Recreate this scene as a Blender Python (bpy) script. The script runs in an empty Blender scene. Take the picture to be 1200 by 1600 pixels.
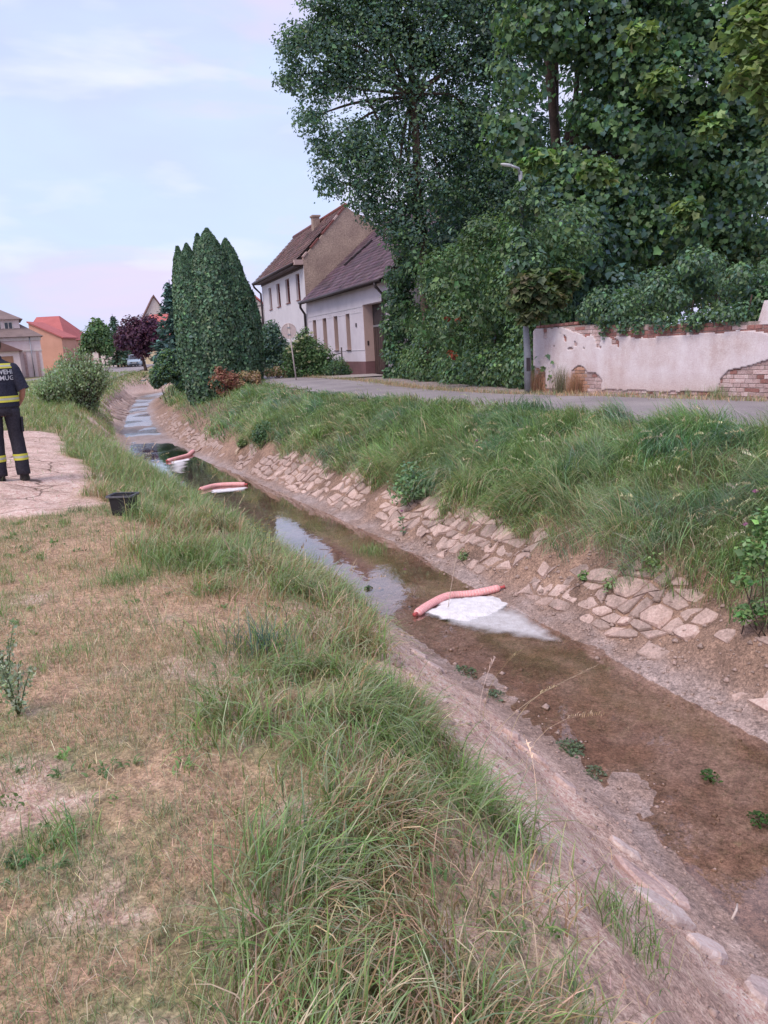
import bpy, bmesh, math, random
import numpy as np
from mathutils import Vector, Matrix

rng = np.random.default_rng(7)
random.seed(7)
SC = bpy.context.scene
COL = SC.collection

# ------------------------------------------------------------------ camera, sky, sun, exposure
EYE = 1.55
PITCH = math.radians(12.2)
ROLL = math.radians(3.0)
FPX = 1200.0
U0 = np.array([0, math.sin(PITCH), math.cos(PITCH)])
AX = np.array([1.0, 0, 0])
FWD = np.array([0, math.cos(PITCH), -math.sin(PITCH)])
CR = math.cos(ROLL) * AX - math.sin(ROLL) * U0
CU = math.cos(ROLL) * U0 + math.sin(ROLL) * AX
CAM = np.array([0, 0, EYE])
cam_d = bpy.data.cameras.new('camera')
cam = bpy.data.objects.new('camera', cam_d)
COL.objects.link(cam)
cam_d.sensor_fit = 'VERTICAL'
cam_d.sensor_height = 32.0
cam_d.sensor_width = 24.0
cam_d.lens = 32.0 * FPX / 1600.0
cam_d.clip_start = 0.05
cam_d.clip_end = 3000
cam.matrix_world = Matrix(((CR[0], CU[0], -FWD[0], 0), (CR[1], CU[1], -FWD[1], 0), (CR[2], CU[2], -FWD[2], EYE), (0, 0, 0, 1)))
SC.camera = cam

SUN_EL, SUN_AZ = math.radians(54), math.radians(222)     # azimuth clockwise from +Y: behind the camera, to its left
world = bpy.data.worlds.new('World')
SC.world = world
world.use_nodes = True
wn, wl = world.node_tree.nodes, world.node_tree.links
wn.clear()
w_out = wn.new('ShaderNodeOutputWorld')
w_bg = wn.new('ShaderNodeBackground')
w_bg.inputs['Strength'].default_value = 0.1
w_sky = wn.new('ShaderNodeTexSky')
w_sky.sky_type = 'NISHITA'
w_sky.sun_disc = False
w_sky.sun_elevation = SUN_EL
w_sky.sun_rotation = SUN_AZ
w_sky.air_density = 1.0
w_sky.dust_density = 2.0
w_tc = wn.new('ShaderNodeTexCoord')
w_map = wn.new('ShaderNodeMapping')
w_map.inputs['Scale'].default_value = (1.0, 1.0, 3.6)
w_map.inputs['Location'].default_value = (0.35, 0.1, 0.25)
wl.new(w_tc.outputs['Generated'], w_map.inputs['Vector'])
def wnoise(scale, detail, rough, dist=0.0):
    n = wn.new('ShaderNodeTexNoise')
    n.inputs['Scale'].default_value = scale
    n.inputs['Detail'].default_value = detail
    n.inputs['Roughness'].default_value = rough
    n.inputs['Distortion'].default_value = dist
    wl.new(w_map.outputs['Vector'], n.inputs['Vector'])
    return n
def wramp(src, stops):
    r = wn.new('ShaderNodeValToRGB')
    r.color_ramp.elements[0].position, r.color_ramp.elements[0].color = stops[0][0], (*stops[0][1], 1)
    r.color_ramp.elements[1].position, r.color_ramp.elements[1].color = stops[-1][0], (*stops[-1][1], 1)
    for p, c in stops[1:-1]:
        e = r.color_ramp.elements.new(p)
        e.color = (*c, 1)
    wl.new(src, r.inputs['Fac'])
    return r
def wmix(fac, a, b, blend='MIX'):
    m = wn.new('ShaderNodeMix')
    m.data_type = 'RGBA'
    m.blend_type = blend
    for sock, v in ((m.inputs[0], fac), (m.inputs[6], a), (m.inputs[7], b)):
        if isinstance(v, (int, float)):
            sock.default_value = v
        elif isinstance(v, tuple):
            sock.default_value = (*v, 1)
        else:
            wl.new(v, sock)
    return m.outputs[2]
n_big = wnoise(1.3, 4, 0.5, 0.3)
n_mid = wnoise(2.7, 5, 0.55, 0.5)
n_thin = wnoise(5.0, 4, 0.5, 0.2)
# thin evening cloud: lavender sheets, paler veils, a few pinkish streaks; the clear sky shows between
veil = wramp(n_big.outputs['Fac'], [(0.30, (3.7, 4.0, 6.1)), (0.45, (3.75, 4.2, 6.2)), (0.58, (3.95, 4.7, 6.5)), (0.72, (4.0, 4.2, 6.1))])
pink = wramp(n_mid.outputs['Fac'], [(0.48, (0, 0, 0)), (0.64, (0.6, 0.6, 0.6))])
c1 = wmix(pink.outputs['Color'], veil.outputs['Color'], (5.2, 4.25, 5.9))
pale = wramp(n_thin.outputs['Fac'], [(0.52, (0, 0, 0)), (0.7, (0.75, 0.75, 0.75))])
c2 = wmix(pale.outputs['Color'], c1, (5.2, 5.4, 6.6))
cov = wramp(n_mid.outputs['Fac'], [(0.25, (0.88, 0.88, 0.88)), (0.5, (0.97, 0.97, 0.97))])
c3 = wmix(cov.outputs['Color'], w_sky.outputs['Color'], c2)
wl.new(c3, w_bg.inputs['Color'])
wl.new(w_bg.outputs['Background'], w_out.inputs['Surface'])

sun_d = bpy.data.lights.new('sun', 'SUN')
sun_d.energy = 1.4
sun_d.angle = math.radians(28)
sun_d.color = (1.0, 0.87, 0.78)
sun = bpy.data.objects.new('sun', sun_d)
COL.objects.link(sun)
sdir = Vector((math.sin(SUN_AZ) * math.cos(SUN_EL), math.cos(SUN_AZ) * math.cos(SUN_EL), math.sin(SUN_EL)))
sun.rotation_euler = sdir.to_track_quat('Z', 'Y').to_euler()

SC.view_settings.view_transform = 'Standard'
SC.view_settings.look = 'None'
SC.view_settings.exposure = 0.85
SC.view_settings.gamma = 1.0
SC.view_settings.use_curve_mapping = False
SC.cycles.max_bounces = 6
SC.cycles.diffuse_bounces = 3
SC.cycles.glossy_bounces = 3
SC.cycles.transparent_max_bounces = 8
SC.cycles.transmission_bounces = 4

# ------------------------------------------------------------------ measuring helpers
def ray(px, py):
    return FWD + (px - 600) / FPX * CR - (py - 800) / FPX * CU
def on_z(px, py, z):
    d = ray(px, py)
    return CAM + d * ((z - EYE) / d[2])
def at_y(px, py, y):
    d = ray(px, py)
    return CAM + d * (y / d[1])

# ------------------------------------------------------------------ numpy noise
_T = rng.random((256, 256))
def vnoise(x, y):
    x0, y0 = np.floor(x).astype(int), np.floor(y).astype(int)
    fx, fy = x - x0, y - y0
    fx, fy = fx * fx * (3 - 2 * fx), fy * fy * (3 - 2 * fy)
    a, b = _T[x0 % 256, y0 % 256], _T[(x0 + 1) % 256, y0 % 256]
    c, d = _T[x0 % 256, (y0 + 1) % 256], _T[(x0 + 1) % 256, (y0 + 1) % 256]
    return (a * (1 - fx) + b * fx) * (1 - fy) + (c * (1 - fx) + d * fx) * fy
def fbm(x, y, s, o=4, seed=0.0):
    x, y = np.asarray(x, float) / s + seed * 17.3 + 100, np.asarray(y, float) / s + seed * 9.1 + 100
    t, a, n = 0, 1.0, 0
    for k in range(o):
        t = t + a * vnoise(x, y)
        n += a
        a *= 0.5
        x, y = x * 2.03 + 7.7, y * 2.03 + 3.1
    return t / n
def sstep(a, b, x):
    t = np.clip((x - a) / (b - a), 0, 1)
    return t * t * (3 - 2 * t)

# ------------------------------------------------------------------ object helpers
def link(name, data, parent=None):
    o = bpy.data.objects.new(name, data)
    COL.objects.link(o)
    if parent is not None:
        o.parent = parent
    return o
def tag(o, label=None, cat=None, group=None, kind=None):
    if label: o['label'] = label
    if cat: o['category'] = cat
    if group: o['group'] = group
    if kind: o['kind'] = kind
    return o
def thing(name, loc, label, cat, rz=0.0, group=None):
    o = bpy.data.objects.new(name, None)
    o.empty_display_size = 0.2
    COL.objects.link(o)
    o.location = tuple(loc)
    o.rotation_euler = (0, 0, rz)
    return tag(o, label, cat, group)
def fast_mesh(name, V, F, mat=None, parent=None, col=None, smooth=False, attrs=None, matidx=None):
    """V (n,3); F an (m,k) array, or a list of such arrays with different k."""
    V = np.ascontiguousarray(V, dtype=np.float32)
    Fs = F if isinstance(F, list) else [F]
    Fs = [np.asarray(f, dtype=np.int32) for f in Fs if len(f)]
    me = bpy.data.meshes.new(name)
    me.vertices.add(len(V))
    me.vertices.foreach_set('co', V.ravel())
    idx = np.concatenate([f.ravel() for f in Fs])
    cnt = np.concatenate([np.full(len(f), f.shape[1], np.int32) for f in Fs])
    me.loops.add(len(idx))
    me.loops.foreach_set('vertex_index', idx)
    me.polygons.add(len(cnt))
    st = np.zeros(len(cnt), np.int32)
    st[1:] = np.cumsum(cnt)[:-1]
    me.polygons.foreach_set('loop_start', st)
    if smooth:
        me.polygons.foreach_set('use_smooth', np.ones(len(cnt), bool))
    if matidx is not None:
        me.polygons.foreach_set('material_index', np.asarray(matidx, np.int32))
    me.update(calc_edges=True)
    if col is not None:
        a = me.attributes.new('Col', 'FLOAT_COLOR', 'POINT')
        c = np.ones((len(V), 4), np.float32)
        c[:, :3] = col
        a.data.foreach_set('color', c.ravel())
    for k, v in (attrs or {}).items():
        a = me.attributes.new(k, 'FLOAT', 'POINT')
        a.data.foreach_set('value', np.ascontiguousarray(v, np.float32))
    for m in (mat if isinstance(mat, (list, tuple)) else [mat]):
        if m: me.materials.append(m)
    return link(name, me, parent)
class MB:
    """collects boxes, bars, prisms and tubes into one mesh"""
    def __init__(s): s.V, s.F, s.I = [], [], []
    def add(s, V, F, i=0):
        o = len(s.V)
        s.V += [tuple(v) for v in V]
        s.F += [tuple(k + o for k in f) for f in F]
        s.I += [i] * len(F)
        return s
    def box(s, x0, x1, y0, y1, z0, z1, i=0):
        V = [(x, y, z) for z in (z0, z1) for y in (y0, y1) for x in (x0, x1)]
        return s.add(V, [(0, 2, 3, 1), (4, 5, 7, 6), (0, 1, 5, 4), (2, 6, 7, 3), (0, 4, 6, 2), (1, 3, 7, 5)], i)
    def obox(s, c, ax, ay, az, i=0):
        c, ax, ay, az = map(np.array, (c, ax, ay, az))
        V = [c + a * ax + b * ay + d * az for d in (-1, 1) for b in (-1, 1) for a in (-1, 1)]
        return s.add(V, [(0, 2, 3, 1), (4, 5, 7, 6), (0, 1, 5, 4), (2, 6, 7, 3), (0, 4, 6, 2), (1, 3, 7, 5)], i)
    def prism(s, poly, f0, f1, i=0):
        """poly: list of 2-D points; f0/f1 map a 2-D point to the two end faces"""
        n = len(poly)
        V = [f0(p) for p in poly] + [f1(p) for p in poly]
        F = [tuple(range(n))[::-1], tuple(range(n, 2 * n))] + [(k, (k + 1) % n, n + (k + 1) % n, n + k) for k in range(n)]
        return s.add(V, F, i)
    def tube(s, pts, radii, sides=8, i=0, caps=True):
        pts = [np.array(p, float) for p in pts]
        n = len(pts)
        if not hasattr(radii, '__len__'): radii = [radii] * n
        V, F = [], []
        up = np.array([0.13, 0.21, 0.97])
        prev = None
        for k in range(n):
            t = pts[min(k + 1, n - 1)] - pts[max(k - 1, 0)]
            t /= np.linalg.norm(t) + 1e-9
            a = np.cross(t, up if abs(t @ up) < 0.95 else np.array([1.0, 0, 0]))
            if prev is not None:
                a = prev - t * (prev @ t)
            a /= np.linalg.norm(a) + 1e-9
            prev = a
            b = np.cross(t, a)
            for q in range(sides):
                w = 2 * math.pi * q / sides
                V.append(pts[k] + (a * math.cos(w) + b * math.sin(w)) * radii[k])
        for k in range(n - 1):
            for q in range(sides):
                r = (q + 1) % sides
                F.append((k * sides + q, k * sides + r, (k + 1) * sides + r, (k + 1) * sides + q))
        if caps:
            F.append(tuple(range(sides))[::-1])
            F.append(tuple(range((n - 1) * sides, n * sides)))
        return s.add(V, F, i)
    def loft(s, rings, caps=True, i=0):
        n, m = len(rings), len(rings[0])
        V = [v for r in rings for v in r]
        F = [(k * m + q, k * m + (q + 1) % m, (k + 1) * m + (q + 1) % m, (k + 1) * m + q) for k in range(n - 1) for q in range(m)]
        if caps:
            F += [tuple(range(m))[::-1], tuple(range((n - 1) * m, n * m))]
        return s.add(V, F, i)
    def build(s, name, mat=None, parent=None, smooth=False, bevel=0.0):
        me = bpy.data.meshes.new(name)
        me.from_pydata([tuple(map(float, v)) for v in s.V], [], s.F)
        if len(set(s.I)) > 1:
            me.polygons.foreach_set('material_index', np.array(s.I, np.int32))
        if smooth:
            me.polygons.foreach_set('use_smooth', np.ones(len(s.F), bool))
        me.update()
        for m in (mat if isinstance(mat, (list, tuple)) else [mat]):
            if m: me.materials.append(m)
        o = link(name, me, parent)
        if bevel:
            bm = bmesh.new()
            bm.from_mesh(me)
            bmesh.ops.recalc_face_normals(bm, faces=bm.faces)
            bmesh.ops.bevel(bm, geom=list(bm.edges), offset=bevel, segments=1, affect='EDGES', clamp_overlap=True)
            bm.to_mesh(me)
            bm.free()
        return o

# ------------------------------------------------------------------ materials
def newmat(name):
    m = bpy.data.materials.new(name)
    m.use_nodes = True
    nt = m.node_tree
    nt.nodes.clear()
    return m, nt.nodes, nt.links
def bsdf_out(N, L, surf):
    o = N.new('ShaderNodeOutputMaterial')
    L.new(surf, o.inputs['Surface'])
def mixc(N, L, fac, a, b, blend='MIX'):
    m = N.new('ShaderNodeMix')
    m.data_type = 'RGBA'
    m.blend_type = blend
    for sock, v in ((m.inputs[0], fac), (m.inputs[6], a), (m.inputs[7], b)):
        if isinstance(v, (int, float)): sock.default_value = v
        elif isinstance(v, tuple): sock.default_value = (*v[:3], 1)
        else: L.new(v, sock)
    return m.outputs[2]
def noise(N, L, scale, detail=4, rough=0.55, vec=None, dist=0.0):
    n = N.new('ShaderNodeTexNoise')
    n.inputs['Scale'].default_value = scale
    n.inputs['Detail'].default_value = detail
    n.inputs['Roughness'].default_value = rough
    n.inputs['Distortion'].default_value = dist
    if vec is None:
        vec = N.new('ShaderNodeTexCoord').outputs['Object']
    L.new(vec, n.inputs['Vector'])
    return n.outputs['Fac']
def ramp(N, L, src, lo, hi, a=(0, 0, 0), b=(1, 1, 1)):
    r = N.new('ShaderNodeValToRGB')
    r.color_ramp.elements[0].position, r.color_ramp.elements[0].color = lo, (*a, 1)
    r.color_ramp.elements[1].position, r.color_ramp.elements[1].color = hi, (*b, 1)
    L.new(src, r.inputs['Fac'])
    return r.outputs['Color']
def attr(N, name, out='Color'):
    a = N.new('ShaderNodeAttribute')
    a.attribute_name = name
    return a.outputs[out]
def bumpn(N, L, h, strength, dist=0.02):
    b = N.new('ShaderNodeBump')
    b.inputs['Strength'].default_value = strength
    b.inputs['Distance'].default_value = dist
    L.new(h, b.inputs['Height'])
    return b.outputs['Normal']
def m_plain(name, c1, c2=None, scale=6.0, rough=0.8, bump=0.3, metallic=0.0, grain=0.12, bscale=None, spec=0.3, bdist=0.02):
    m, N, L = newmat(name)
    p = N.new('ShaderNodeBsdfPrincipled')
    p.inputs['Roughness'].default_value = rough
    p.inputs['Metallic'].default_value = metallic
    p.inputs['Specular IOR Level'].default_value = spec
    c2 = c2 or tuple(x * 0.75 for x in c1)
    n = noise(N, L, scale, 5, 0.6)
    c = mixc(N, L, ramp(N, L, n, 0.35, 0.68), c1, c2)
    g = noise(N, L, (bscale or scale * 9), 4, 0.6)
    c = mixc(N, L, grain, c, ramp(N, L, g, 0.3, 0.7), 'OVERLAY')
    L.new(c, p.inputs['Base Color'])
    if bump: L.new(bumpn(N, L, g, bump, bdist), p.inputs['Normal'])
    bsdf_out(N, L, p.outputs[0])
    return m
def m_leaf(name, trans=0.3, rough=0.55, spec=0.25, tint=(1.0, 1.0, 1.0)):
    """leaf and blade material: the leaf's own colour comes from the mesh attribute Col"""
    m, N, L = newmat(name)
    c = attr(N, 'Col')
    c = mixc(N, L, 1.0, c, tint, 'MULTIPLY')
    p = N.new('ShaderNodeBsdfPrincipled')
    p.inputs['Roughness'].default_value = rough
    p.inputs['Specular IOR Level'].default_value = spec
    L.new(c, p.inputs['Base Color'])
    t = N.new('ShaderNodeBsdfTranslucent')
    L.new(mixc(N, L, 1.0, c, (1.25, 1.3, 0.7), 'MULTIPLY'), t.inputs['Color'])
    s = N.new('ShaderNodeMixShader')
    s.inputs[0].default_value = trans
    L.new(p.outputs[0], s.inputs[1])
    L.new(t.outputs[0], s.inputs[2])
    bsdf_out(N, L, s.outputs[0])
    return m
M = {}
M['grass'] = m_leaf('grass_blade', 0.28, 0.5, 0.3)
M['leaf'] = m_leaf('tree_leaf', 0.36, 0.5, 0.3)
M['ivy'] = m_leaf('creeper_leaf', 0.25, 0.45, 0.35)
M['needle'] = m_leaf('scale_leaf', 0.1, 0.65, 0.2)
M['bark'] = m_plain('bark', (0.11, 0.075, 0.06), (0.055, 0.04, 0.035), 5, 0.9, 0.8, bscale=22, grain=0.3)

# ------------------------------------------------------------------ the lie of the land
LEFT = np.array([(3.6, -6), (2.85, -1.5), (2.35, 1), (2.0, 2.4), (1.68, 3.67), (1.5, 4.5), (1.1, 5.7), (.65, 6.77), (.18, 7.83), (-.35, 8.96), (-1.25, 10.5), (-2.4, 13), (-4.2, 16.6), (-6.45, 21), (-8.05, 24.6), (-9.5, 29.1), (-11.5, 34.7), (-15.4, 48), (-17.5, 56), (-19.6, 64), (-18.2, 73), (-11, 82), (4, 88), (70, 99)])
RIGHT = np.array([(5.7, -6), (4.75, -1), (4.0, 1.5), (3.3, 3.6), (2.78, 5.23), (2.41, 6.15), (1.9, 7.41), (1.43, 8.47), (.35, 11.08), (-.83, 13.76), (-2.62, 17.4), (-4.87, 21.82), (-6.41, 25.16), (-7.85, 28.38), (-10.4, 35.55), (-14.0, 47), (-16.2, 55.2), (-17.2, 62), (-15.5, 70), (-9, 78), (5, 84), (70, 95)])
def smooth_poly(P, per=4):
    out = []
    for k in range(len(P) - 1):
        p0, p1, p2, p3 = P[max(k - 1, 0)], P[k], P[k + 1], P[min(k + 2, len(P) - 1)]
        for q in range(per):
            t = q / per
            out.append(0.5 * ((2 * p1) + (p2 - p0) * t + (2 * p0 - 5 * p1 + 4 * p2 - p3) * t * t + (3 * p1 - p0 - 3 * p2 + p3) * t ** 3))
    return np.array(out + [P[-1]])
LEFT_S, RIGHT_S = smooth_poly(LEFT, 3), smooth_poly(RIGHT, 3)
def signed(poly, x, y):
    """signed distance to a polyline, positive on its left"""
    best = np.full(x.shape, 1e9)
    sg = np.zeros(x.shape)
    for a, b in zip(poly[:-1], poly[1:]):
        d = b - a
        L2 = d @ d
        px, py = x - a[0], y - a[1]
        t = np.clip((px * d[0] + py * d[1]) / L2, 0, 1)
        qx, qy = px - t * d[0], py - t * d[1]
        ds = qx * qx + qy * qy
        cr = d[0] * py - d[1] * px
        m = ds < best
        best = np.where(m, ds, best)
        sg = np.where(m, np.sign(cr), sg)
    return np.sqrt(best) * sg
SAND_PX = [(-60, 808), (0, 806), (60, 803), (110, 792), (138, 776), (126, 765), (160, 750), (137, 728), (128, 712), (97, 690), (84, 668), (40, 667), (-20, 672)]
SAND = np.array([on_z(px, py, 0.1)[:2] for px, py in SAND_PX] + [(-14, 17), (-9, 8)])
def in_poly_dist(P, x, y):
    """positive inside a closed polygon"""
    d = np.full(x.shape, 1e9)
    ins = np.zeros(x.shape, bool)
    n = len(P)
    for k in range(n):
        a, b = P[k], P[(k + 1) % n]
        e = b - a
        t = np.clip(((x - a[0]) * e[0] + (y - a[1]) * e[1]) / (e @ e), 0, 1)
        d = np.minimum(d, np.hypot(x - a[0] - t * e[0], y - a[1] - t * e[1]))
        c = ((a[1] > y) != (b[1] > y)) & (x < (b[0] - a[0]) * (y - a[1]) / (b[1] - a[1] + 1e-12) + a[0])
        ins ^= c
    return np.where(ins, d, -d)
WATER = -1.5
def survey(x, y, fine=True):
    """height and the distances that say what grows where"""
    x, y = np.asarray(x, float), np.asarray(y, float)
    v = signed(LEFT_S, x, y)
    u = -signed(RIGHT_S, x, y)
    wob = (fbm(x, y, 0.9, 3, 1) - 0.5) * 0.35
    wide = 1 + 0.5 * sstep(20, 35, y)
    zl = np.interp(v + wob * sstep(0.15, 0.7, v), [0, .15, .6, 1.3, 1.9, 2.7, 3.5], [-1.5, -1.45, -1.17, -.45, -.12, -.01, 0])
    far = 0.6 * sstep(40, 100, y)
    zl = zl + far * sstep(0.3, 3, v)
    zr = np.interp((u + wob * sstep(0.1, 0.5, u)) / wide, [0, .22, .85, .98, 2.0, 3.0, 3.5], [-1.5, -1.45, -.9, -.74, -.25, .2, .3])
    zr = zr + 0.25 * sstep(60, 120, y) * sstep(0.3, 3, u)
    q = np.clip(v / (v + u + 1e-6), 0, 1)         # only meaningful in the bed, where both are negative
    q = np.where((v < 0) & (u < 0), v / (v + u - 1e-6), 0)
    n = fbm(x, y, 0.7, 4, 2) - 0.5
    near = 1 - sstep(6.5, 9.5, y)
    farb = sstep(24, 30, y)
    zb = -1.535 + n * 0.045 + near * (0.030 * (1 - sstep(0.05, 0.42, q)) + 0.012 * sstep(0.75, 0.92, q)) + farb * (fbm(x, y, 1.5, 4, 8) - 0.52) * 0.30
    e = np.minimum(-v, -u)
    zb = np.maximum(zb, -1.5 - np.clip(e, 0, 1) * 0.35)
    zb = np.where(e < 0.06, np.minimum(zb, -1.49), zb)
    z = np.where(v > 0, zl, np.where(u > 0, zr, zb))
    sand = in_poly_dist(SAND, x, y) + (fbm(x, y, 0.8, 3, 3) - 0.5) * 0.7
    z = z + 0.16 * sstep(-0.3, 1.6, sand) * (v > 0)
    if fine:
        amp = np.where((v > 0) | (u > 0), 1.0, 0.0)
        z = z + amp * ((fbm(x, y, 1.6, 3, 4) - 0.5) * 0.08 + (fbm(x, y, 0.22, 3, 5) - 0.5) * 0.035 + (fbm(x, y, 0.1, 2, 9) - 0.5) * 0.03 * sstep(.1, .4, v) * (1 - sstep(1.6, 2.4, v))) * np.where(u > 3.5 * wide, 0.15, 1)
        z = z + np.where((v <= 0) & (u <= 0), (fbm(x, y, 0.12, 3, 6) - 0.5) * 0.012, 0)
    return z, v, u, sand, q, wide
def gz(x, y):
    return float(survey(np.array([x]), np.array([y]))[0][0])
def hit(px, py):
    """where the line of sight through a photo point meets the ground"""
    d = ray(px, py)
    t = np.linspace(1.0, 60, 1200)
    P = CAM[None] + d[None] * t[:, None]
    z = survey(P[:, 0], P[:, 1], False)[0]
    k = int(np.argmax(P[:, 2] < z))
    return np.array([P[k, 0], P[k, 1], z[k]])
def graded(cuts):
    out = [cuts[0][0]]
    for (a, b, s) in cuts:
        n = max(1, round((b - a) / s))
        out += list(np.linspace(a, b, n + 1)[1:])
    return np.array(out)
GX = graded([(-400, -60, 40), (-60, -24, 2.0), (-24, -7, .2), (-7, 5.5, .06), (5.5, 12, .25), (12, 60, 4), (60, 400, 40)])
GY = graded([(-30, -2, 2), (-2, 1, .3), (1, 13.5, .06), (13.5, 32, .15), (32, 62, .35), (62, 130, 2), (130, 900, 60)])
XX, YY = np.meshgrid(GX, GY)
sx, sy = XX.ravel(), YY.ravel()
gZ, gV, gU, gS, gQ, gW = survey(sx, sy)
def lerp3(a, b, t):
    return np.asarray(a)[None] * (1 - t[:, None]) + np.asarray(b)[None] * t[:, None] if np.ndim(a) == 1 else a * (1 - t[:, None]) + np.asarray(b) * t[:, None]
# what the ground is made of: dry lawn soil, sand, bank soil, silt, roadside gravel
n1, n2, n3 = fbm(sx, sy, 1.3, 4, 11), fbm(sx, sy, 0.25, 3, 12), fbm(sx, sy, 5.0, 3, 13)
lawn = lerp3((.44, .29, .19), (.24, .23, .11), sstep(.45, .62, n1 * .6 + n2 * .4))
lawn = lerp3(lawn, (.58, .41, .33), sstep(.56, .68, n1 * .45 + n2 * .55 + 0.02))
lawn = lerp3(lawn, (.24, .23, .11), sstep(14, 26, sy) * 0.8)
sandc = lerp3((.66, .475, .40), (.54, .38, .31), sstep(.35, .65, n2))
soil = lerp3((.46, .30, .22), (.30, .195, .145), sstep(.35, .65, n2 * .6 + n1 * .4))
silt = lerp3((.31, .215, .175), (.38, .29, .26), sstep(.42, .62, n1 * .5 + n2 * .5))
under = (gZ < WATER - .004)[:, None]
silt = np.where(under, silt * np.array([1.08, 1.05, 1.06]), silt)
silt = lerp3(silt, (.19, .135, .09), sstep(.55, .68, fbm(sx + sy * 0.35, sy * 0.4, 0.42, 4, 14)) * (gQ > .25) * .7)
turf = lerp3((.13, .11, .06), (.2, .155, .10), sstep(.4, .6, n2))
grav = lerp3((.34, .29, .28), (.27, .22, .2), sstep(.35, .65, n2))
gc = lawn.copy()
left = gV > 0
bank_soil = lerp3((.72, .52, .43), (.52, .36, .285), sstep(.35, .65, n2 * .6 + n1 * .4))
bank_soil = lerp3(bank_soil, (.74, .56, .47), sstep(30, 40, sy) * .7)
bank_soil = lerp3(silt, bank_soil, sstep(.05, .5, gV + (n2 - .5) * .3))
gc = np.where(left[:, None], lerp3(bank_soil, lawn, sstep(1.3, 2.1, gV + (n1 - .5) * 0.6)), gc)
gc = lerp3(gc, sandc, sstep(-.05, .18, gS) * left)
bed = (gV <= 0) & (gU <= 0)
gc[bed] = silt[bed]
un = gU / gW
right = gU > 0
rc = lerp3(lerp3(silt, soil * 0.72, sstep(.12, .4, un)), turf, sstep(.95, 1.2, un))
rc = lerp3(rc, grav, sstep(3.1, 3.35, un + (n1 - .5) * .3))
gc[right] = rc[right]
wet = np.where(bed, 1.0, np.where(left, 1 - sstep(0.02, .35, gV), 1 - sstep(.05, .45, gU)))
def grid_faces(ny, nx, keep=None):
    i = (np.arange(ny - 1)[:, None] * nx + np.arange(nx - 1)[None]).ravel()
    F = np.stack([i, i + 1, i + nx + 1, i + nx], 1)
    return F if keep is None else F[keep]
m, N, L = newmat('earth')
p = N.new('ShaderNodeBsdfPrincipled')
tc = N.new('ShaderNodeTexCoord').outputs['Object']
fine_n = noise(N, L, 38, 6, 0.72, tc)
mid_n = noise(N, L, 9, 5, 0.62, tc)
c = mixc(N, L, 0.62, attr(N, 'Col'), ramp(N, L, fine_n, 0.3, 0.7), 'OVERLAY')
spk = noise(N, L, 110, 3, 0.6, tc)
c = mixc(N, L, 0.35, c, ramp(N, L, spk, 0.32, 0.68), 'OVERLAY')
c = mixc(N, L, 0.3, c, ramp(N, L, mid_n, 0.3, 0.7), 'OVERLAY')
vo = N.new('ShaderNodeTexVoronoi')                       # drying cracks in the bare sand and silt
vo.feature = 'DISTANCE_TO_EDGE'
vo.inputs['Scale'].default_value = 1.25
wv = N.new('ShaderNodeMix'); wv.data_type = 'RGBA'; wv.blend_type = 'LINEAR_LIGHT'
wv.inputs[0].default_value = 0.22
nz_ = N.new('ShaderNodeTexNoise'); nz_.inputs['Scale'].default_value = 2.2; nz_.inputs['Detail'].default_value = 4
L.new(tc, nz_.inputs['Vector'])
L.new(tc, wv.inputs[6]); L.new(nz_.outputs['Color'], wv.inputs[7])
L.new(wv.outputs[2], vo.inputs['Vector'])
crk = ramp(N, L, vo.outputs['Distance'], 0.006, 0.03, (1, 1, 1), (0, 0, 0))
cm_ = N.new('ShaderNodeMath'); cm_.operation = 'MULTIPLY'
L.new(crk, cm_.inputs[0]); L.new(attr(N, 'Sand', 'Fac'), cm_.inputs[1])
c = mixc(N, L, cm_.outputs[0], c, (.16, .10, .075))
L.new(c, p.inputs['Base Color'])
r = N.new('ShaderNodeMapRange')
L.new(attr(N, 'Wet', 'Fac'), r.inputs[0])
r.inputs[3].default_value, r.inputs[4].default_value = 0.95, 0.42
L.new(r.outputs[0], p.inputs['Roughness'])
p.inputs['Specular IOR Level'].default_value = 0.35
L.new(bumpn(N, L, fine_n, 0.55, 0.03), p.inputs['Normal'])
bsdf_out(N, L, p.outputs[0])
M['earth'] = m
ground = fast_mesh('ground', np.stack([sx, sy, gZ], 1), grid_faces(len(GY), len(GX)), M['earth'], None, gc, True, {'Wet': wet, 'Sand': sstep(.1, .5, gS) * left * sstep(.4, .55, fbm(sx, sy, 1.5, 3, 15))})
tag(ground, 'dry patchy ground and earth banks on both sides of the stream', kind='structure')

# water: one still sheet over the silt
m, N, L = newmat('shallow_water')
tc = N.new('ShaderNodeTexCoord').outputs['Object']
mp = N.new('ShaderNodeMapping')
mp.inputs['Scale'].default_value = (1.0, 0.6, 1.0)
L.new(tc, mp.inputs['Vector'])
wn_ = noise(N, L, 4.5, 3, 0.5, mp.outputs['Vector'], 0.4)
rf_ = attr(N, 'Riffle', 'Fac')
wn2_ = noise(N, L, 7.0, 4, 0.6, tc, 0.6)
b1 = N.new('ShaderNodeBump'); b1.inputs['Distance'].default_value = 0.05
L.new(rf_, b1.inputs['Strength']); L.new(wn2_, b1.inputs['Height'])
b2 = N.new('ShaderNodeBump'); b2.inputs['Distance'].default_value = 0.02; b2.inputs['Strength'].default_value = 0.10
L.new(wn_, b2.inputs['Height']); L.new(b1.outputs['Normal'], b2.inputs['Normal'])
nrm = b2.outputs['Normal']
fr = N.new('ShaderNodeFresnel')
fr.inputs['IOR'].default_value = 1.36
L.new(nrm, fr.inputs['Normal'])
gl = N.new('ShaderNodeBsdfGlossy')
rr_ = N.new('ShaderNodeMapRange')
rr_.inputs[3].default_value, rr_.inputs[4].default_value = 0.03, 0.45
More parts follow.
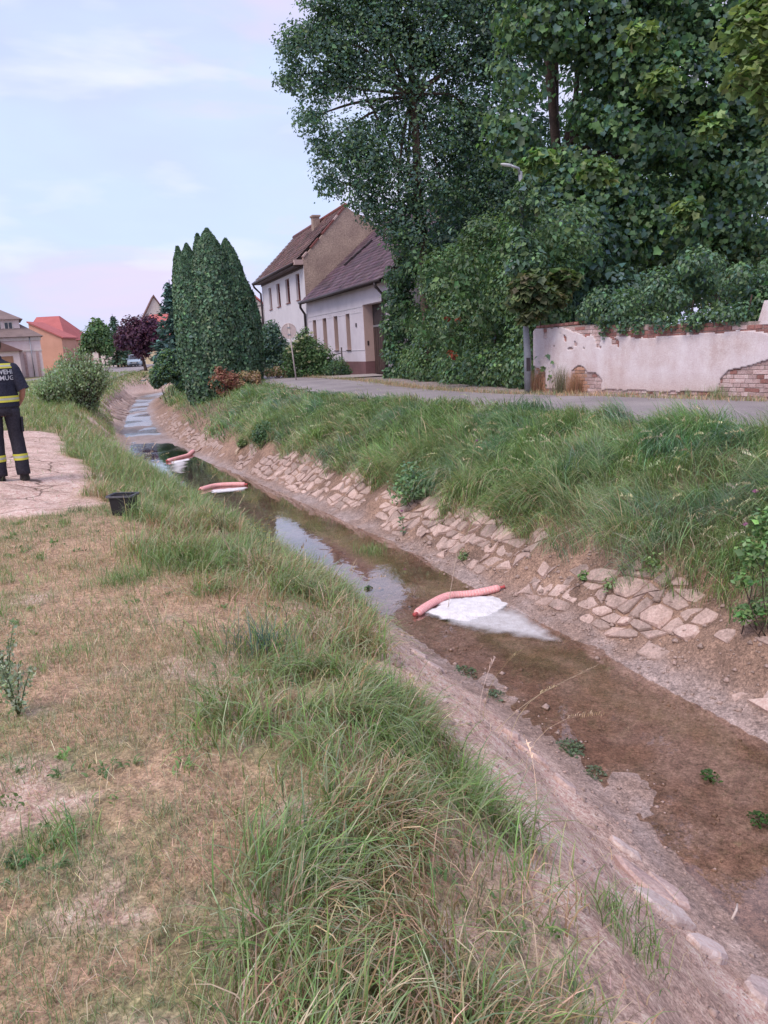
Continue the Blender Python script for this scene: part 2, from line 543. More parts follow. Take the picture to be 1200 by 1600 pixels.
L.new(rf_, rr_.inputs[0]); L.new(rr_.outputs[0], gl.inputs['Roughness'])
L.new(nrm, gl.inputs['Normal'])
tr = N.new('ShaderNodeBsdfTransparent')
tr.inputs['Color'].default_value = (0.93, 0.86, 0.80, 1)
ms = N.new('ShaderNodeMixShader')
fm = N.new('ShaderNodeMath')
fm.operation = 'MULTIPLY'
fm.use_clamp = True
fm.inputs[1].default_value = 2.1
L.new(fr.outputs[0], fm.inputs[0])
L.new(fm.outputs[0], ms.inputs[0])
L.new(tr.outputs[0], ms.inputs[1])
L.new(gl.outputs[0], ms.inputs[2])
bsdf_out(N, L, ms.outputs[0])
M['water'] = m
low = ((gZ < WATER + 0.02) & (gV < .5) & (gU < .5) & (sy > -5) & (sy < 95)).reshape(XX.shape)
keep = (low[:-1, :-1] | low[1:, :-1] | low[:-1, 1:] | low[1:, 1:]).ravel()
WF = grid_faces(len(GY), len(GX), keep)
used = np.unique(WF)
remap = np.zeros(len(sx), np.int32)
remap[used] = np.arange(len(used))
water = fast_mesh('water', np.stack([sx[used], sy[used], np.full(len(used), WATER)], 1), remap[WF], M['water'], None, None, True, {'Riffle': sstep(24, 32, sy[used]) * (.25 + .75 * sstep(.35, .6, fbm(sx[used], sy[used], 1.6, 3, 16)))})
tag(water, 'shallow brown stream water with sky reflected on its left', kind='structure')

# right-hand road: asphalt sheet along the wall and the houses
def frame_on(poly, u, i0=0, i1=None):
    """points at distance u to the right of a polyline"""
    P = np.asarray(poly)
    T = np.gradient(P, axis=0)
    T /= np.linalg.norm(T, axis=1)[:, None]
    return np.stack([P[:, 0] + T[:, 1] * u, P[:, 1] - T[:, 0] * u], 1)
m, N, L = newmat('old_asphalt')
p = N.new('ShaderNodeBsdfPrincipled')
tc = N.new('ShaderNodeTexCoord').outputs['Object']
a1, a2 = noise(N, L, 0.8, 4, 0.6, tc), noise(N, L, 60, 3, 0.7, tc)
c = mixc(N, L, ramp(N, L, a1, .35, .65), (.24, .21, .215), (.33, .29, .285))
c = mixc(N, L, 0.4, c, ramp(N, L, a2, .3, .7), 'OVERLAY')
L.new(c, p.inputs['Base Color'])
p.inputs['Roughness'].default_value = 0.9
L.new(bumpn(N, L, a2, .3, .01), p.inputs['Normal'])
bsdf_out(N, L, p.outputs[0])
M['asphalt'] = m
def ribbon(name, centre, half, mat, dz, label, steps=7):
    C_ = smooth_poly(np.array(centre, float), 8)
    T = np.gradient(C_, axis=0)
    T /= np.linalg.norm(T, axis=1)[:, None]
    Nn = np.stack([T[:, 1], -T[:, 0]], 1)
    rows = []
    for k in range(steps):
        f = (k / (steps - 1) * 2 - 1)
        hw = half if not hasattr(half, '__len__') else np.interp(np.linspace(0, 1, len(C_)), np.linspace(0, 1, len(half)), half)
        off = f * hw + ((fbm(C_[:, 0], C_[:, 1], 0.8, 3, 20 + k) - .5) * 0.3 if k in (0, steps - 1) else 0)
        rows.append(C_ + Nn * np.reshape(off, (-1, 1)))
    P = np.stack(rows, 1).reshape(-1, 2)
    z = survey(P[:, 0], P[:, 1], True)[0]
    z = z + dz
    o = fast_mesh(name, np.stack([P[:, 0], P[:, 1], z], 1), grid_faces(len(C_), steps), mat, None, None, True)
    return tag(o, label, kind='structure')
def resample(P, n):
    P = smooth_poly(np.array(P, float), 8)
    d = np.r_[0, np.cumsum(np.hypot(*np.diff(P, axis=0).T))]
    s = np.linspace(0, d[-1], n)
    return np.stack([np.interp(s, d, P[:, 0]), np.interp(s, d, P[:, 1])], 1)
def strip_between(name, A, B, n, mat, dz, label, across=7, rag=0.12):
    A, B = resample(A, n), resample(B, n)
    rows = []
    for k in range(across):
        f = k / (across - 1)
        P = A * (1 - f) + B * f
        if k in (0, across - 1):
            P = P + ((fbm(P[:, 0], P[:, 1], 0.7, 3, 20 + k) - .5) * 2 * rag)[:, None]
        rows.append(P)
    P = np.stack(rows, 1).reshape(-1, 2)
    z = survey(P[:, 0], P[:, 1])[0] + dz
    F = grid_faces(n, across)[:, ::-1]
    o = fast_mesh(name, np.stack([P[:, 0], P[:, 1], z], 1), F, mat, None, None, True)
    return tag(o, label, kind='structure')
# ------------------------------------------------------------------ roads
near_edge = [(9.6, -1), (8.6, 2), (6.9, 5.5), (5.6, 8), (4.5, 10), (3.3, 12.2), (1.75, 15.0), (.5, 17.8), (-.45, 20.2), (-1.75, 23.2), (-3.2, 28), (-4.6, 32.5), (-6.0, 36.5), (-9, 45), (-13, 57)]
far_edge = [(14.5, 1), (11.6, 5), (9.0, 8.6), (6.9, 12), (5.0, 14.8), (3.1, 17.6), (2.0, 19.6), (.75, 23.2), (-.4, 28), (-1.9, 32.2), (-3.6, 36.5), (-5.5, 41), (-9, 50), (-12.6, 59)]
strip_between('road', near_edge, far_edge, 160, M['asphalt'], 0.03, 'old pinkish grey asphalt lane along the crumbling wall')
M['apron'] = m_plain('drive_concrete', (.42, .37, .36), (.34, .30, .29), 1.5, 0.9, 0.2, bscale=50)
strip_between('driveway', [(-1.9, 31.9), (-2.2, 33.0), (-3.0, 35.4)], [(.35, 32.4), (.1, 34.0), (-.2, 35.3)], 14, M['apron'], 0.045, 'pale concrete apron in front of the recessed gate')
strip_between('street', [(-25.5, 40), (-23.2, 47), (-21.4, 60), (-21.9, 68), (-22.6, 75), (-25.5, 88), (-28, 100), (-36, 150)], [(-33, 38), (-31, 47), (-28.5, 60), (-29.5, 68), (-31, 76), (-33.5, 88), (-36, 100), (-44, 150)], 60, M['asphalt'], 0.06, 'village street curving away behind the purple tree')

# ------------------------------------------------------------------ grass: real blades, each bent and tapered
def blades(P, h, az, bend, w, col0, col1, nseg=3, sag=0.0):
    """P (n,3) roots; h heights; az lean azimuths; bend 0..1.6; w widths; colours at the root and the tip"""
    n = len(P)
    P, h, az, bend, w = [np.asarray(q, float) for q in (P, h, az, bend, w)]
    D = np.stack([np.cos(az), np.sin(az), np.zeros(n)], 1)
    tw = az + math.pi / 2 + rng.normal(0, .7, n)
    S_ = np.stack([np.cos(tw), np.sin(tw), np.zeros(n)], 1)
    Vs, Cs = [], []
    for k in range(nseg + 1):
        t = k / nseg
        ang = bend * t
        horiz = h * t * np.sin(ang) * 0.9
        vert = h * t * np.cos(ang * 0.95) - sag * h * t * t
        c = P + D * horiz[:, None] + np.array([0, 0, 1.0])[None] * vert[:, None]
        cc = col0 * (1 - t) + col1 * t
        if k < nseg:
            ww = (w * (1 - 0.75 * t ** 1.5) * (0.75 if k == 0 else 1))[:, None] * 0.5
            Vs += [c - S_ * ww, c + S_ * ww]
            Cs += [cc, cc]
        else:
            Vs.append(c)
            Cs.append(cc)
    m = 2 * nseg + 1
    V = np.stack(Vs, 1).reshape(-1, 3)
    C_ = np.stack(Cs, 1).reshape(-1, 3)
    b = (np.arange(n) * m)[:, None]
    quads = [b + np.array([[2 * k, 2 * k + 1, 2 * k + 3, 2 * k + 2]]) for k in range(nseg - 1)]
    tri = b + np.array([[2 * nseg - 2, 2 * nseg - 1, 2 * nseg]])
    return V, [np.concatenate(quads, 0) if quads else np.zeros((0, 4), int), tri], C_
def join(parts):
    Vs, Qs, Ts, Cs, o = [], [], [], [], 0
    for V, F, C_ in parts:
        Vs.append(V); Cs.append(C_)
        Qs.append(F[0] + o); Ts.append(F[1] + o)
        o += len(V)
    return np.concatenate(Vs), [np.concatenate(Qs), np.concatenate(Ts)], np.concatenate(Cs)
def pick(cols, n, wts=None, jit=0.18):
    cols = np.array(cols, float)
    i = rng.choice(len(cols), n, p=wts)
    return cols[i] * np.exp(rng.normal(0, jit, (n, 1))) * np.exp(rng.normal(0, jit * .4, (n, 3)))
def tint_noise(P, s, seed):
    return sstep(.38, .62, fbm(P[:, 0], P[:, 1], s, 3, seed))
GREEN = [(.20, .28, .11), (.25, .33, .14), (.22, .30, .165), (.31, .37, .20), (.37, .41, .26)]
FRESH = [(.18, .31, .095), (.24, .37, .125), (.16, .26, .11), (.30, .40, .19), (.21, .33, .16)]
STRAW = [(.60, .46, .32), (.52, .375, .25), (.43, .30, .195), (.66, .54, .39)]
BROWN = [(.38, .26, .17), (.32, .21, .14), (.45, .33, .22)]
def scatter(x0, x1, y0, y1, n, power=1.0):
    x = rng.uniform(x0, x1, n)
    y = y0 + (y1 - y0) * rng.random(n) ** power
    return x, y
BARE = [(1.05, 1.75, .75), (.28, 4.3, .42), (.62, 3.75, .28), (-.4, 3.5, .22)]
def bare_mask(x, y):
    k = np.ones(len(x))
    for (bx, by, br) in BARE:
        k *= sstep(br * .6, br * 1.15, np.hypot(x - bx, y - by) + (fbm(x, y, .3, 2, 31) - .5) * .4)
    return k
def sown(x, y, dens):
    """survey the points and keep each with its own probability"""
    z, v, u, sand, q, wide = survey(x, y)
    keep = rng.random(len(x)) < dens(x, y, v, u, sand, wide)
    return np.stack([x, y, z - 0.004], 1)[keep], v[keep], u[keep]
def in_view(x, y, z=0.0, pad=60):
    d = np.stack([x, y, np.full_like(x, 0) + z - EYE], 1)
    w = d @ FWD
    px, py = 600 + FPX * (d @ CR) / w, 800 - FPX * (d @ CU) / w
    return (w > .3) & (px > -pad * 3) & (px < 1200 + pad * 3) & (py < 1600 + pad * 4)

# ---- left: parched mown lawn
def lawn_dens(x, y, v, u, sand, wide):
    k = sstep(1.3, 2.0, v) * (1 - sstep(-.1, .1, sand) * .985)
    a = fbm(x, y, 0.5, 3, 41)
    return k * (0.25 + 0.75 * sstep(.3, .55, a)) * bare_mask(x, y)
parts = []
for (x0, x1, y0, y1, n, hs, ws) in ((-3.5, 1.2, 1.0, 4.2, 100000, 1.0, 1.0), (-6.5, .3, 4.2, 9.5, 100000, 1.15, 1.5), (-11, -1.5, 9.5, 19, 65000, 1.5, 2.6), (-22, -6, 19, 38, 42000, 2.2, 5)):
    x, y = scatter(x0, x1, y0, y1, n)
    ok = in_view(x, y)
    P, v, u = sown(x[ok], y[ok], lawn_dens)
    n = len(P)
    g = tint_noise(P, .55, 42) * .7 + tint_noise(P, 1.9, 43) * .5
    g = np.clip(g + sstep(9, 18, P[:, 1]) * .35, 0, 1)
    isg = rng.random(n) < 0.32 + g * .56
    c1 = np.where(isg[:, None], pick(GREEN, n), pick(STRAW + BROWN, n))
    h = np.where(isg, rng.uniform(.03, .085, n), rng.uniform(.02, .065, n)) * hs * (0.75 + .6 * fbm(P[:, 0], P[:, 1], .4, 2, 44))
    bend = np.where(isg, rng.uniform(.3, 1.3, n), rng.uniform(.8, 1.55, n))
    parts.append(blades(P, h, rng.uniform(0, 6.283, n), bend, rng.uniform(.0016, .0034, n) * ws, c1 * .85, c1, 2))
# small green tussocks that stayed alive in the parched lawn
k_ = 620
x, y = scatter(-7, .3, 1.3, 13, k_, 1.3)
P, v, u = sown(x, y, lambda x, y, v, u, s, w: (v > 1.7) * (s < -.1) * bare_mask(x, y) * (.25 + .75 * sstep(.42, .6, fbm(x, y, 1.2, 3, 48))))
rp = rng.integers(18, 60, len(P))
Q = np.repeat(P, rp, 0)
sp_ = np.repeat(rng.uniform(.02, .07, len(P)), rp)
Q[:, :2] += rng.normal(0, 1, (len(Q), 2)) * sp_[:, None]
hb = np.repeat(rng.uniform(.05, .13, len(P)), rp)
tc_ = np.repeat(pick(GREEN + FRESH, len(P)), rp, 0) * np.exp(rng.normal(0, .15, (len(Q), 1)))
Q[:, 2] = survey(Q[:, 0], Q[:, 1])[0] - .003
parts.append(blades(Q, hb * rng.uniform(.5, 1.2, len(Q)), rng.uniform(0, 6.283, len(Q)), rng.uniform(.2, 1.4, len(Q)), rng.uniform(.0022, .0042, len(Q)) * (1 + Q[:, 1] * .09), tc_ * .8, tc_ * 1.05, 2))
# flat rosettes and clover among the grass
k_ = 900
x, y = scatter(-5.5, .5, 1.3, 9, k_, 1.4)
P, v, u = sown(x, y, lambda x, y, v, u, s, w: (v > 1.5) * (s < -.1) * bare_mask(x, y) * sstep(.40, .6, fbm(x, y, .8, 3, 49)))
rp = rng.integers(5, 16, len(P))
Q = np.repeat(P, rp, 0)
Q[:, :2] += rng.normal(0, .022, (len(Q), 2))
Q[:, 2] = survey(Q[:, 0], Q[:, 1])[0] + .006
tc_ = np.repeat(pick([(.15, .25, .09), (.19, .29, .12), (.13, .22, .10)], len(P)), rp, 0)
parts.append(blades(Q, rng.uniform(.02, .055, len(Q)), rng.uniform(0, 6.283, len(Q)), rng.uniform(.9, 1.5, len(Q)), rng.uniform(.008, .018, len(Q)), tc_, tc_ * 1.1, 3))
# litter of cut straw lying flat
x, y = scatter(-3.5, 1.9, 1.2, 6.5, 32000)
P, v, u = sown(x, y, lambda x, y, v, u, s, w: np.maximum(sstep(1.1, 1.8, v) * bare_mask(x, y), .16 * sstep(.25, .7, v)) * (s < 0))
P[:, 2] += rng.uniform(.004, .02, len(P))
c1 = pick(STRAW, len(P), jit=.25)
parts.append(blades(P, rng.uniform(.04, .13, len(P)), rng.uniform(0, 6.283, len(P)), np.full(len(P), 1.5), rng.uniform(.0012, .0026, len(P)), c1, c1, 2))
V, F, C_ = join(parts)
tag(fast_mesh('dry_lawn_grass', V, F, M['grass'], None, C_, False), 'short parched straw and green grass of the mown bank top', 'grass', kind='stuff')

# ---- left: unmown grass along the edge of the bank
def edge_dens(x, y, v, u, sand, wide):
    a = fbm(x, y, .42, 3, 51)
    edge = np.interp(y, [2, 4.5, 7, 9], [1.3, 1.25, .95, .7])
    near = sstep(edge, edge + .22, v + (fbm(x, y, .5, 2, 52) - .5) * .5) * (1 - sstep(2.1, 2.8, v + (fbm(x, y, .8, 2, 53) - .5) * 1.4))
    farw = sstep(.35, .6, v - .5 * sstep(36, 42, y)) * (1 - sstep(2.6, 4.2, v - 9 * sstep(36, 42, y) + (fbm(x, y, 1.4, 2, 53) - .5) * 2))
    k = np.where(y < 8.5, near, farw)
    return k * (.12 + .88 * sstep(.36, .56, a)) * bare_mask(x, y) * (sand < 0)
parts = []
for (x0, x1, y0, y1, n, hs, ws, ns) in ((-1.3, 1.7, 1.0, 4.0, 60000, .78, 1.45, 4), (-2.6, 1.0, 4.0, 8, 60000, .9, 1.6, 4), (-6.5, 0, 8, 15, 70000, 1.0, 2.0, 3), (-17, -3, 15, 36, 60000, 1.15, 4.2, 3), (-27, -11, 36, 72, 80000, 1.1, 10, 2)):
    x, y = scatter(x0, x1, y0, y1, n)
    ok = in_view(x, y, .2)
    P, v, u = sown(x[ok], y[ok], edge_dens)
    n = len(P)
    g = tint_noise(P, .5, 54)
    dead = rng.random(n) < (.12 + .5 * (1 - g) * (P[:, 1] < 10) + .12 * (P[:, 1] >= 10))
    c1 = np.where(dead[:, None], pick(STRAW + BROWN, n), pick(GREEN + FRESH[:2], n))
    h = rng.uniform(.13, .40, n) * hs * (.55 + .8 * fbm(P[:, 0], P[:, 1], .45, 2, 55)) * np.where(dead, .8, 1)
    # blades hang towards the stream and with the breeze
    az = -.2 + (fbm(P[:, 0], P[:, 1], .28, 3, 56) - .5) * 9 + rng.normal(0, .9, n)
    bend = np.clip(rng.normal(1.05, .42, n), .1, 1.75)
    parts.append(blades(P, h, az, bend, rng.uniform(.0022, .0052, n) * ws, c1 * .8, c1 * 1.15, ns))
V, F, C_ = join(parts)
tag(fast_mesh('tall_edge_grass', V, F, M['grass'], None, C_, False), 'tall loose grass hanging over the left edge of the stream bank', 'grass', kind='stuff')

# ---- right: lush tall grass on the bank below the lane
def bank_dens(x, y, v, u, sand, wide):
    un = u / wide
    a = fbm(x, y, .8, 3, 61)
    lower = np.where(y > 8.5, .76, .84) + (fbm(x, y, .55, 3, 62) - .5) * .6
    k = sstep(lower - .12, lower + .12, un) * (1 - sstep(3.15, 3.5, un))
    far_bare = 1 - .85 * sstep(25, 28, y) * (1 - sstep(36, 42, y)) * (1 - sstep(1.6, 2.2, un))
    return k * (.55 + .45 * sstep(.35, .55, a)) * far_bare
parts = []
for (x0, x1, y0, y1, n, hs, ws, ns) in ((1.6, 8.2, 1.5, 9.5, 112000, 1.0, 1.25, 4), (-.6, 5.4, 9.5, 14, 80000, 1.0, 1.7, 4), (-5, 3, 14, 23, 80000, .95, 2.6, 3), (-12, -1, 23, 42, 60000, .9, 4.8, 3), (-22, -8, 42, 66, 20000, 1.0, 9, 2)):
    x, y = scatter(x0, x1, y0, y1, n)
    ok = in_view(x, y, .3, 220)
    P, v, u = sown(x[ok], y[ok], bank_dens)
    n = len(P)
    un = u / (1 + .5 * sstep(20, 35, P[:, 1]))
    g = tint_noise(P, .9, 63)
    c1 = np.where((rng.random(n) < .3 + .5 * g)[:, None], pick(FRESH, n), pick(GREEN, n))
    dead = rng.random(n) < .05 + .10 * (un < 1.35) + .05 * sstep(2.8, 3.2, un)
    c1 = np.where(dead[:, None], pick(STRAW, n), c1)
    clump = sstep(.3, .7, fbm(P[:, 0], P[:, 1], .38, 3, 64))
    h = rng.uniform(.22, .60, n) * hs * (.45 + .95 * clump) * (1 - .68 * sstep(2.3, 3.15, un) * np.interp(P[:, 1], [9, 13, 18, 22], [.15, .3, .7, 1]))
    blue = sstep(.52, .66, fbm(P[:, 0], P[:, 1], .6, 3, 66))[:, None]
    c1 = c1 * (1 - blue) + c1 * np.array([.72, .86, 1.15]) * blue
    c1 = c1 * (.78 + .5 * fbm(P[:, 0], P[:, 1], .5, 3, 67))[:, None]
    # tussocks fall down the slope, each its own way
    az = math.pi + .35 + (fbm(P[:, 0], P[:, 1], .55, 2, 65) - .5) * 5 + rng.normal(0, .5, n)
    bend = np.clip(rng.normal(1.0, .38, n), .15, 1.75)
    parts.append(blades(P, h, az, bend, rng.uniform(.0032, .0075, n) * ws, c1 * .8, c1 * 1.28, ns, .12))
V, F, C_ = join(parts)
tag(fast_mesh('tall_bank_grass', V, F, M['grass'], None, C_, False), 'lush tall green grass covering the right bank below the lane', 'grass', kind='stuff')

# ---- dry verge between the lane and the hedge
fe = resample(far_edge, 400)[70:300]
nn = 9000
i = rng.integers(0, len(fe), nn)
P = np.c_[fe[i] + rng.normal(0, .22, (nn, 2)) + [.12, .16], np.zeros(nn)]
P[:, 2] = survey(P[:, 0], P[:, 1])[0]
isg = rng.random(nn) < .22 + .3 * tint_noise(P, 1.0, 76)
c1 = np.where(isg[:, None], pick(GREEN, nn), pick([(.60, .40, .26), (.52, .34, .22), (.66, .48, .33)], nn))
V, F, C_ = blades(P, rng.uniform(.05, .2, nn), rng.uniform(0, 6.283, nn), rng.uniform(.2, 1.3, nn), rng.uniform(.006, .014, nn), c1 * .85, c1, 2)
tag(fast_mesh('verge_grass', V, F, M['grass'], None, C_, False), 'dry tan verge grass along the foot of the hedge and wall', 'grass', kind='stuff')

# coarse cocksfoot leaves among the fine grass of the near bank
x, y = scatter(1.6, 7.0, 4, 12.5, 5200)
P, v, u = sown(x, y, lambda x, y, v, u, s, w: (u / w > .95) * (u / w < 3.0) * (.1 + .9 * sstep(.45, .6, fbm(x, y, .5, 2, 74))))
n = len(P)
c1 = pick([(.20, .33, .14), (.27, .40, .17), (.18, .30, .17), (.36, .42, .24)], n)
V, F, C_ = blades(P, rng.uniform(.35, .75, n), math.pi + .3 + (fbm(P[:, 0], P[:, 1], .5, 2, 75) - .5) * 6 + rng.normal(0, .5, n), rng.uniform(.8, 1.8, n), rng.uniform(.008, .015, n), c1 * .8, c1 * 1.15, 5, .15)
tag(fast_mesh('coarse_grass', V, F, M['grass'], None, C_, False), 'broad arching grass leaves on the near part of the right bank', 'grass', kind='stuff')

# ---- seed heads: thin pale stems with drooping panicles
def seed_stems(P, h, az, bend, col, wst=.0022, head=.14, dots=12):
    parts = [blades(P, h, az, bend, np.full(len(P), wst * 1.6), col * .9, col, 5)]
    n = len(P)
    D = np.stack([np.cos(az), np.sin(az), np.zeros(n)], 1)
    for q in range(dots):
        t = 1 - (head / h) * (q / dots)
        ang = bend * t
        c = P + D * (h * t * np.sin(ang) * .9)[:, None]
        c[:, 2] += h * t * np.cos(ang * .95)
        a2 = az + rng.normal(0, .8, n)
        parts.append(blades(c, rng.uniform(.016, .04, n) * (wst / .0022), a2, np.clip(bend + rng.normal(.1, .4, n), .2, 2.6), np.full(n, wst * 3.0), col, col * 1.1, 2))
    return join(parts)
x, y = scatter(-8, 6.5, 3.5, 26, 8500)
P, v, u = sown(x, y, lambda x, y, v, u, s, w: (u / w > 1.2) * (u / w < 3.0) * (.1 + .9 * sstep(.5, .62, fbm(x, y, 1.1, 2, 71))) * .55)
n = len(P)
A_ = seed_stems(P, rng.uniform(.4, .72, n), math.pi + .5 + rng.normal(0, .5, n), rng.uniform(.6, 1.35, n), pick([(.66, .60, .42), (.74, .64, .47), (.50, .52, .32)], n), .0034, .17)
x, y = scatter(-9, 1.0, 2.0, 26, 2600)
P, v, u = sown(x, y, lambda x, y, v, u, s, w: (v > .7) * (v < 2.4) * (s < 0) * (.15 + .85 * sstep(.45, .6, fbm(x, y, .9, 2, 72))) * .5 * (y > 3.2))
n = len(P)
B_ = seed_stems(P, rng.uniform(.25, .62, n), rng.normal(0, 1.1, n), rng.uniform(.3, 1.2, n), pick(STRAW, n), .0022, .12)
V, F, C_ = join([A_, B_])
tag(fast_mesh('seeding_grass', V, F, M['grass'], None, C_, False), 'pale seed heads nodding above the grass of both banks', 'grass', kind='stuff')
# ------------------------------------------------------------------ stones set in the bank
def m_stone(name, c1, c2):
    m, N, L = newmat(name)
    p = N.new('ShaderNodeBsdfPrincipled')
    geo = N.new('ShaderNodeNewGeometry').outputs['Position']
    oi = N.new('ShaderNodeObjectInfo').outputs['Random']
    a, b = noise(N, L, 7, 5, .65, geo), noise(N, L, 45, 4, .7, geo)
    c = mixc(N, L, ramp(N, L, a, .35, .68), c1, c2)
    c = mixc(N, L, .5, c, ramp(N, L, oi, 0, 1, (.22, .23, .22), (.74, .70, .68)), 'OVERLAY')
    c = mixc(N, L, ramp(N, L, noise(N, L, 2.6, 5, .7, geo), .52, .7, (0, 0, 0), (.6, .6, .6)), c, tuple(q * .5 for q in c2))
    c = mixc(N, L, .3, c, ramp(N, L, b, .3, .7), 'OVERLAY')
    L.new(c, p.inputs['Base Color'])
    p.inputs['Roughness'].default_value = .9
    p.inputs['Specular IOR Level'].default_value = .2
    L.new(bumpn(N, L, b, .6, .015), p.inputs['Normal'])
    bsdf_out(N, L, p.outputs[0])
    return m
M['stone'] = m_stone('bank_stone', (.58, .44, .39), (.40, .295, .255))
R_fine = resample(RIGHT, 900)
R_len = np.r_[0, np.cumsum(np.hypot(*np.diff(R_fine, axis=0).T))]
L_fine = resample(LEFT, 900)
L_len = np.r_[0, np.cumsum(np.hypot(*np.diff(L_fine, axis=0).T))]
def bank_point(P, S_len, s, off, side):
    x, y = np.interp(s, S_len, P[:, 0]), np.interp(s, S_len, P[:, 1])
    x2, y2 = np.interp(s + .05, S_len, P[:, 0]), np.interp(s + .05, S_len, P[:, 1])
    d = math.hypot(x2 - x, y2 - y)
    nx, ny = (y2 - y) / d * side, -(x2 - x) / d * side
    return x + nx * off, y + ny * off
def z_base(x, y):
    """slope without the fine relief, so that set stones stand a little proud of the soil"""
    return float(survey(np.array([x]), np.array([y]), False)[0][0])
def stone_geo(corners, thick, up):
    """irregular flat stone from its outline (local metres); a worn rim and an uneven face"""
    n = len(corners)
    c = corners.mean(0)
    bot = corners + (corners - c) * .03 - up * .05
    rim = corners
    top = c + (corners - c) * rng.uniform(.80, .93, (n, 1)) + up * (thick + rng.uniform(-.007, .007, (n, 1)))
    V = np.concatenate([bot, rim, top, (c + up * (thick + .004))[None]])
    F = [(k, (k + 1) % n, n + (k + 1) % n, n + k) for k in range(n)] + [(n + k, n + (k + 1) % n, 2 * n + (k + 1) % n, 2 * n + k) for k in range(n)] + [(2 * n + k, 2 * n + (k + 1) % n, 3 * n) for k in range(n)]
    return V, F
def stone_outline(a, b, c, d, gap, off):
    """four jittered lattice corners -> 6 to 8 cornered outline"""
    q = [a, b, c, d]
    pts = []
    for k in range(4):
        p, nx_, pv = q[k], q[(k + 1) % 4], q[k - 1]
        if rng.random() < .65:
            f = rng.uniform(.15, .34)
            pts += [p + (pv - p) * f, p + (nx_ - p) * rng.uniform(.15, .34)]
        else:
            pts.append(p)
    pts = np.array(pts)
    cc = pts.mean(0)
    return cc + (pts - cc) * (1 - gap)
revet = thing('stone_lining', (2.0, 8.0, -1.2), 'broken pale stone lining along the foot of the right bank', 'stone lining')
revet['kind'] = 'structure'
del revet['category']
bpy.context.view_layer.update()
REV0 = np.array([2.0, 8.0, -1.2])
s_at = lambda y: float(np.interp(y, R_fine[:, 1][:700], R_len[:700]))
lat = {}
s, rows, k = s_at(4.6), [0.22, .34, .47, .61, .74, .88], 0
cols_ = []
while s < s_at(40):
    cols_.append(s)
    s += rng.choice([.10, .13, .18, .27]) * rng.uniform(.85, 1.2) * (1 + max(0, s - s_at(22)) * .02)
for i, s in enumerate(cols_):
    for j, u_ in enumerate(rows):
        wide_ = 1 + .5 * float(sstep(20, 35, np.interp(s, R_len, R_fine[:, 1])))
        lat[i, j] = (s + rng.normal(0, .055) - (j - 2) * .07, (u_ + rng.normal(0, .034)) * (wide_ * .5 + .5))
def to3(su):
    x, y = bank_point(R_fine, R_len, su[0], su[1], 1)
    return np.array([x, y, z_base(x, y)])
rest_V, rest_F, n_st = [], [], 0
cand = []
for i in range(len(cols_) - 1):
    for j in range(len(rows) - 1):
        cm = .5 * (cols_[i] + cols_[i + 1])
        x, y = bank_point(R_fine, R_len, cm, rows[j] + .1, 1)
        miss = fbm(np.array([x]), np.array([y]), 1.0, 3, 81)[0]
        lim = (.56, .62, .64, .60, .52)[j] + (.05 if y < 8 else 0)
        if y < 6.8 and j in (1, 3, 4) and rng.random() < .5: continue
        if y < 7 and j == 0 and rng.random() < .5: continue
        if y > 26 and rng.random() < .35: continue
        if miss > lim or rng.random() < (.3, .12, .08, .12, .3)[j]: continue
        a, b, c, d = (to3(lat[q]) for q in ((i, j), (i + 1, j), (i + 1, j + 1), (i, j + 1)))
        if y > 9 and rng.random() < .12 and (i + 2, j) in lat: b, c = to3(lat[i + 2, j]), to3(lat[i + 2, j + 1])
        up = np.cross(b - a, d - a)
        up /= np.linalg.norm(up)
        if up[2] < 0: up = -up
        up = up + rng.normal(0, .09, 3)
        up /= np.linalg.norm(up)
        out = stone_outline(a, b, c, d, rng.uniform(.02, .14), 0)
        V, F = stone_geo(out, rng.uniform(.006, .035), up)
        if n_st < 290:
            o0 = out.mean(0)
            mb = MB().add(V - o0, F)
            o = mb.build('stone', M['stone'], revet)
            o.location = tuple(o0 - REV0 - np.array([0, 0, rng.uniform(-.012, .022)]))
            n_st += 1
        else:
            rest_F += [tuple(q + len(rest_V) for q in f) for f in F]
            rest_V += list(V - REV0)
# pale bricks-and-stone facing of the far left bank, where the stream bends
for i in range(150):
    s0 = float(np.interp(rng.uniform(38, 62), L_fine[:, 1][:650], L_len[:650]))
    off = rng.uniform(.15, 1.2)
    x, y = bank_point(L_fine, L_len, s0, off, -1)
    r_ = rng.uniform(.15, .34)
    pts = []
    for q in range(6):
        w = q * math.pi / 3 + rng.uniform(-.3, .3)
        px_, py_ = x + math.cos(w) * r_ * rng.uniform(.7, 1.1), y + math.sin(w) * r_ * rng.uniform(.8, 1.5)
        pts.append((px_, py_, z_base(px_, py_)))
    V, F = stone_geo(np.array(pts), .05, np.array([.5, -.2, .8]))
    rest_F += [tuple(q + len(rest_V) for q in f) for f in F]
    rest_V += list(V - REV0)
mb = MB().add(rest_V, rest_F)
o = mb.build('distant_stone', M['stone'], revet)
o['kind'] = 'stuff'
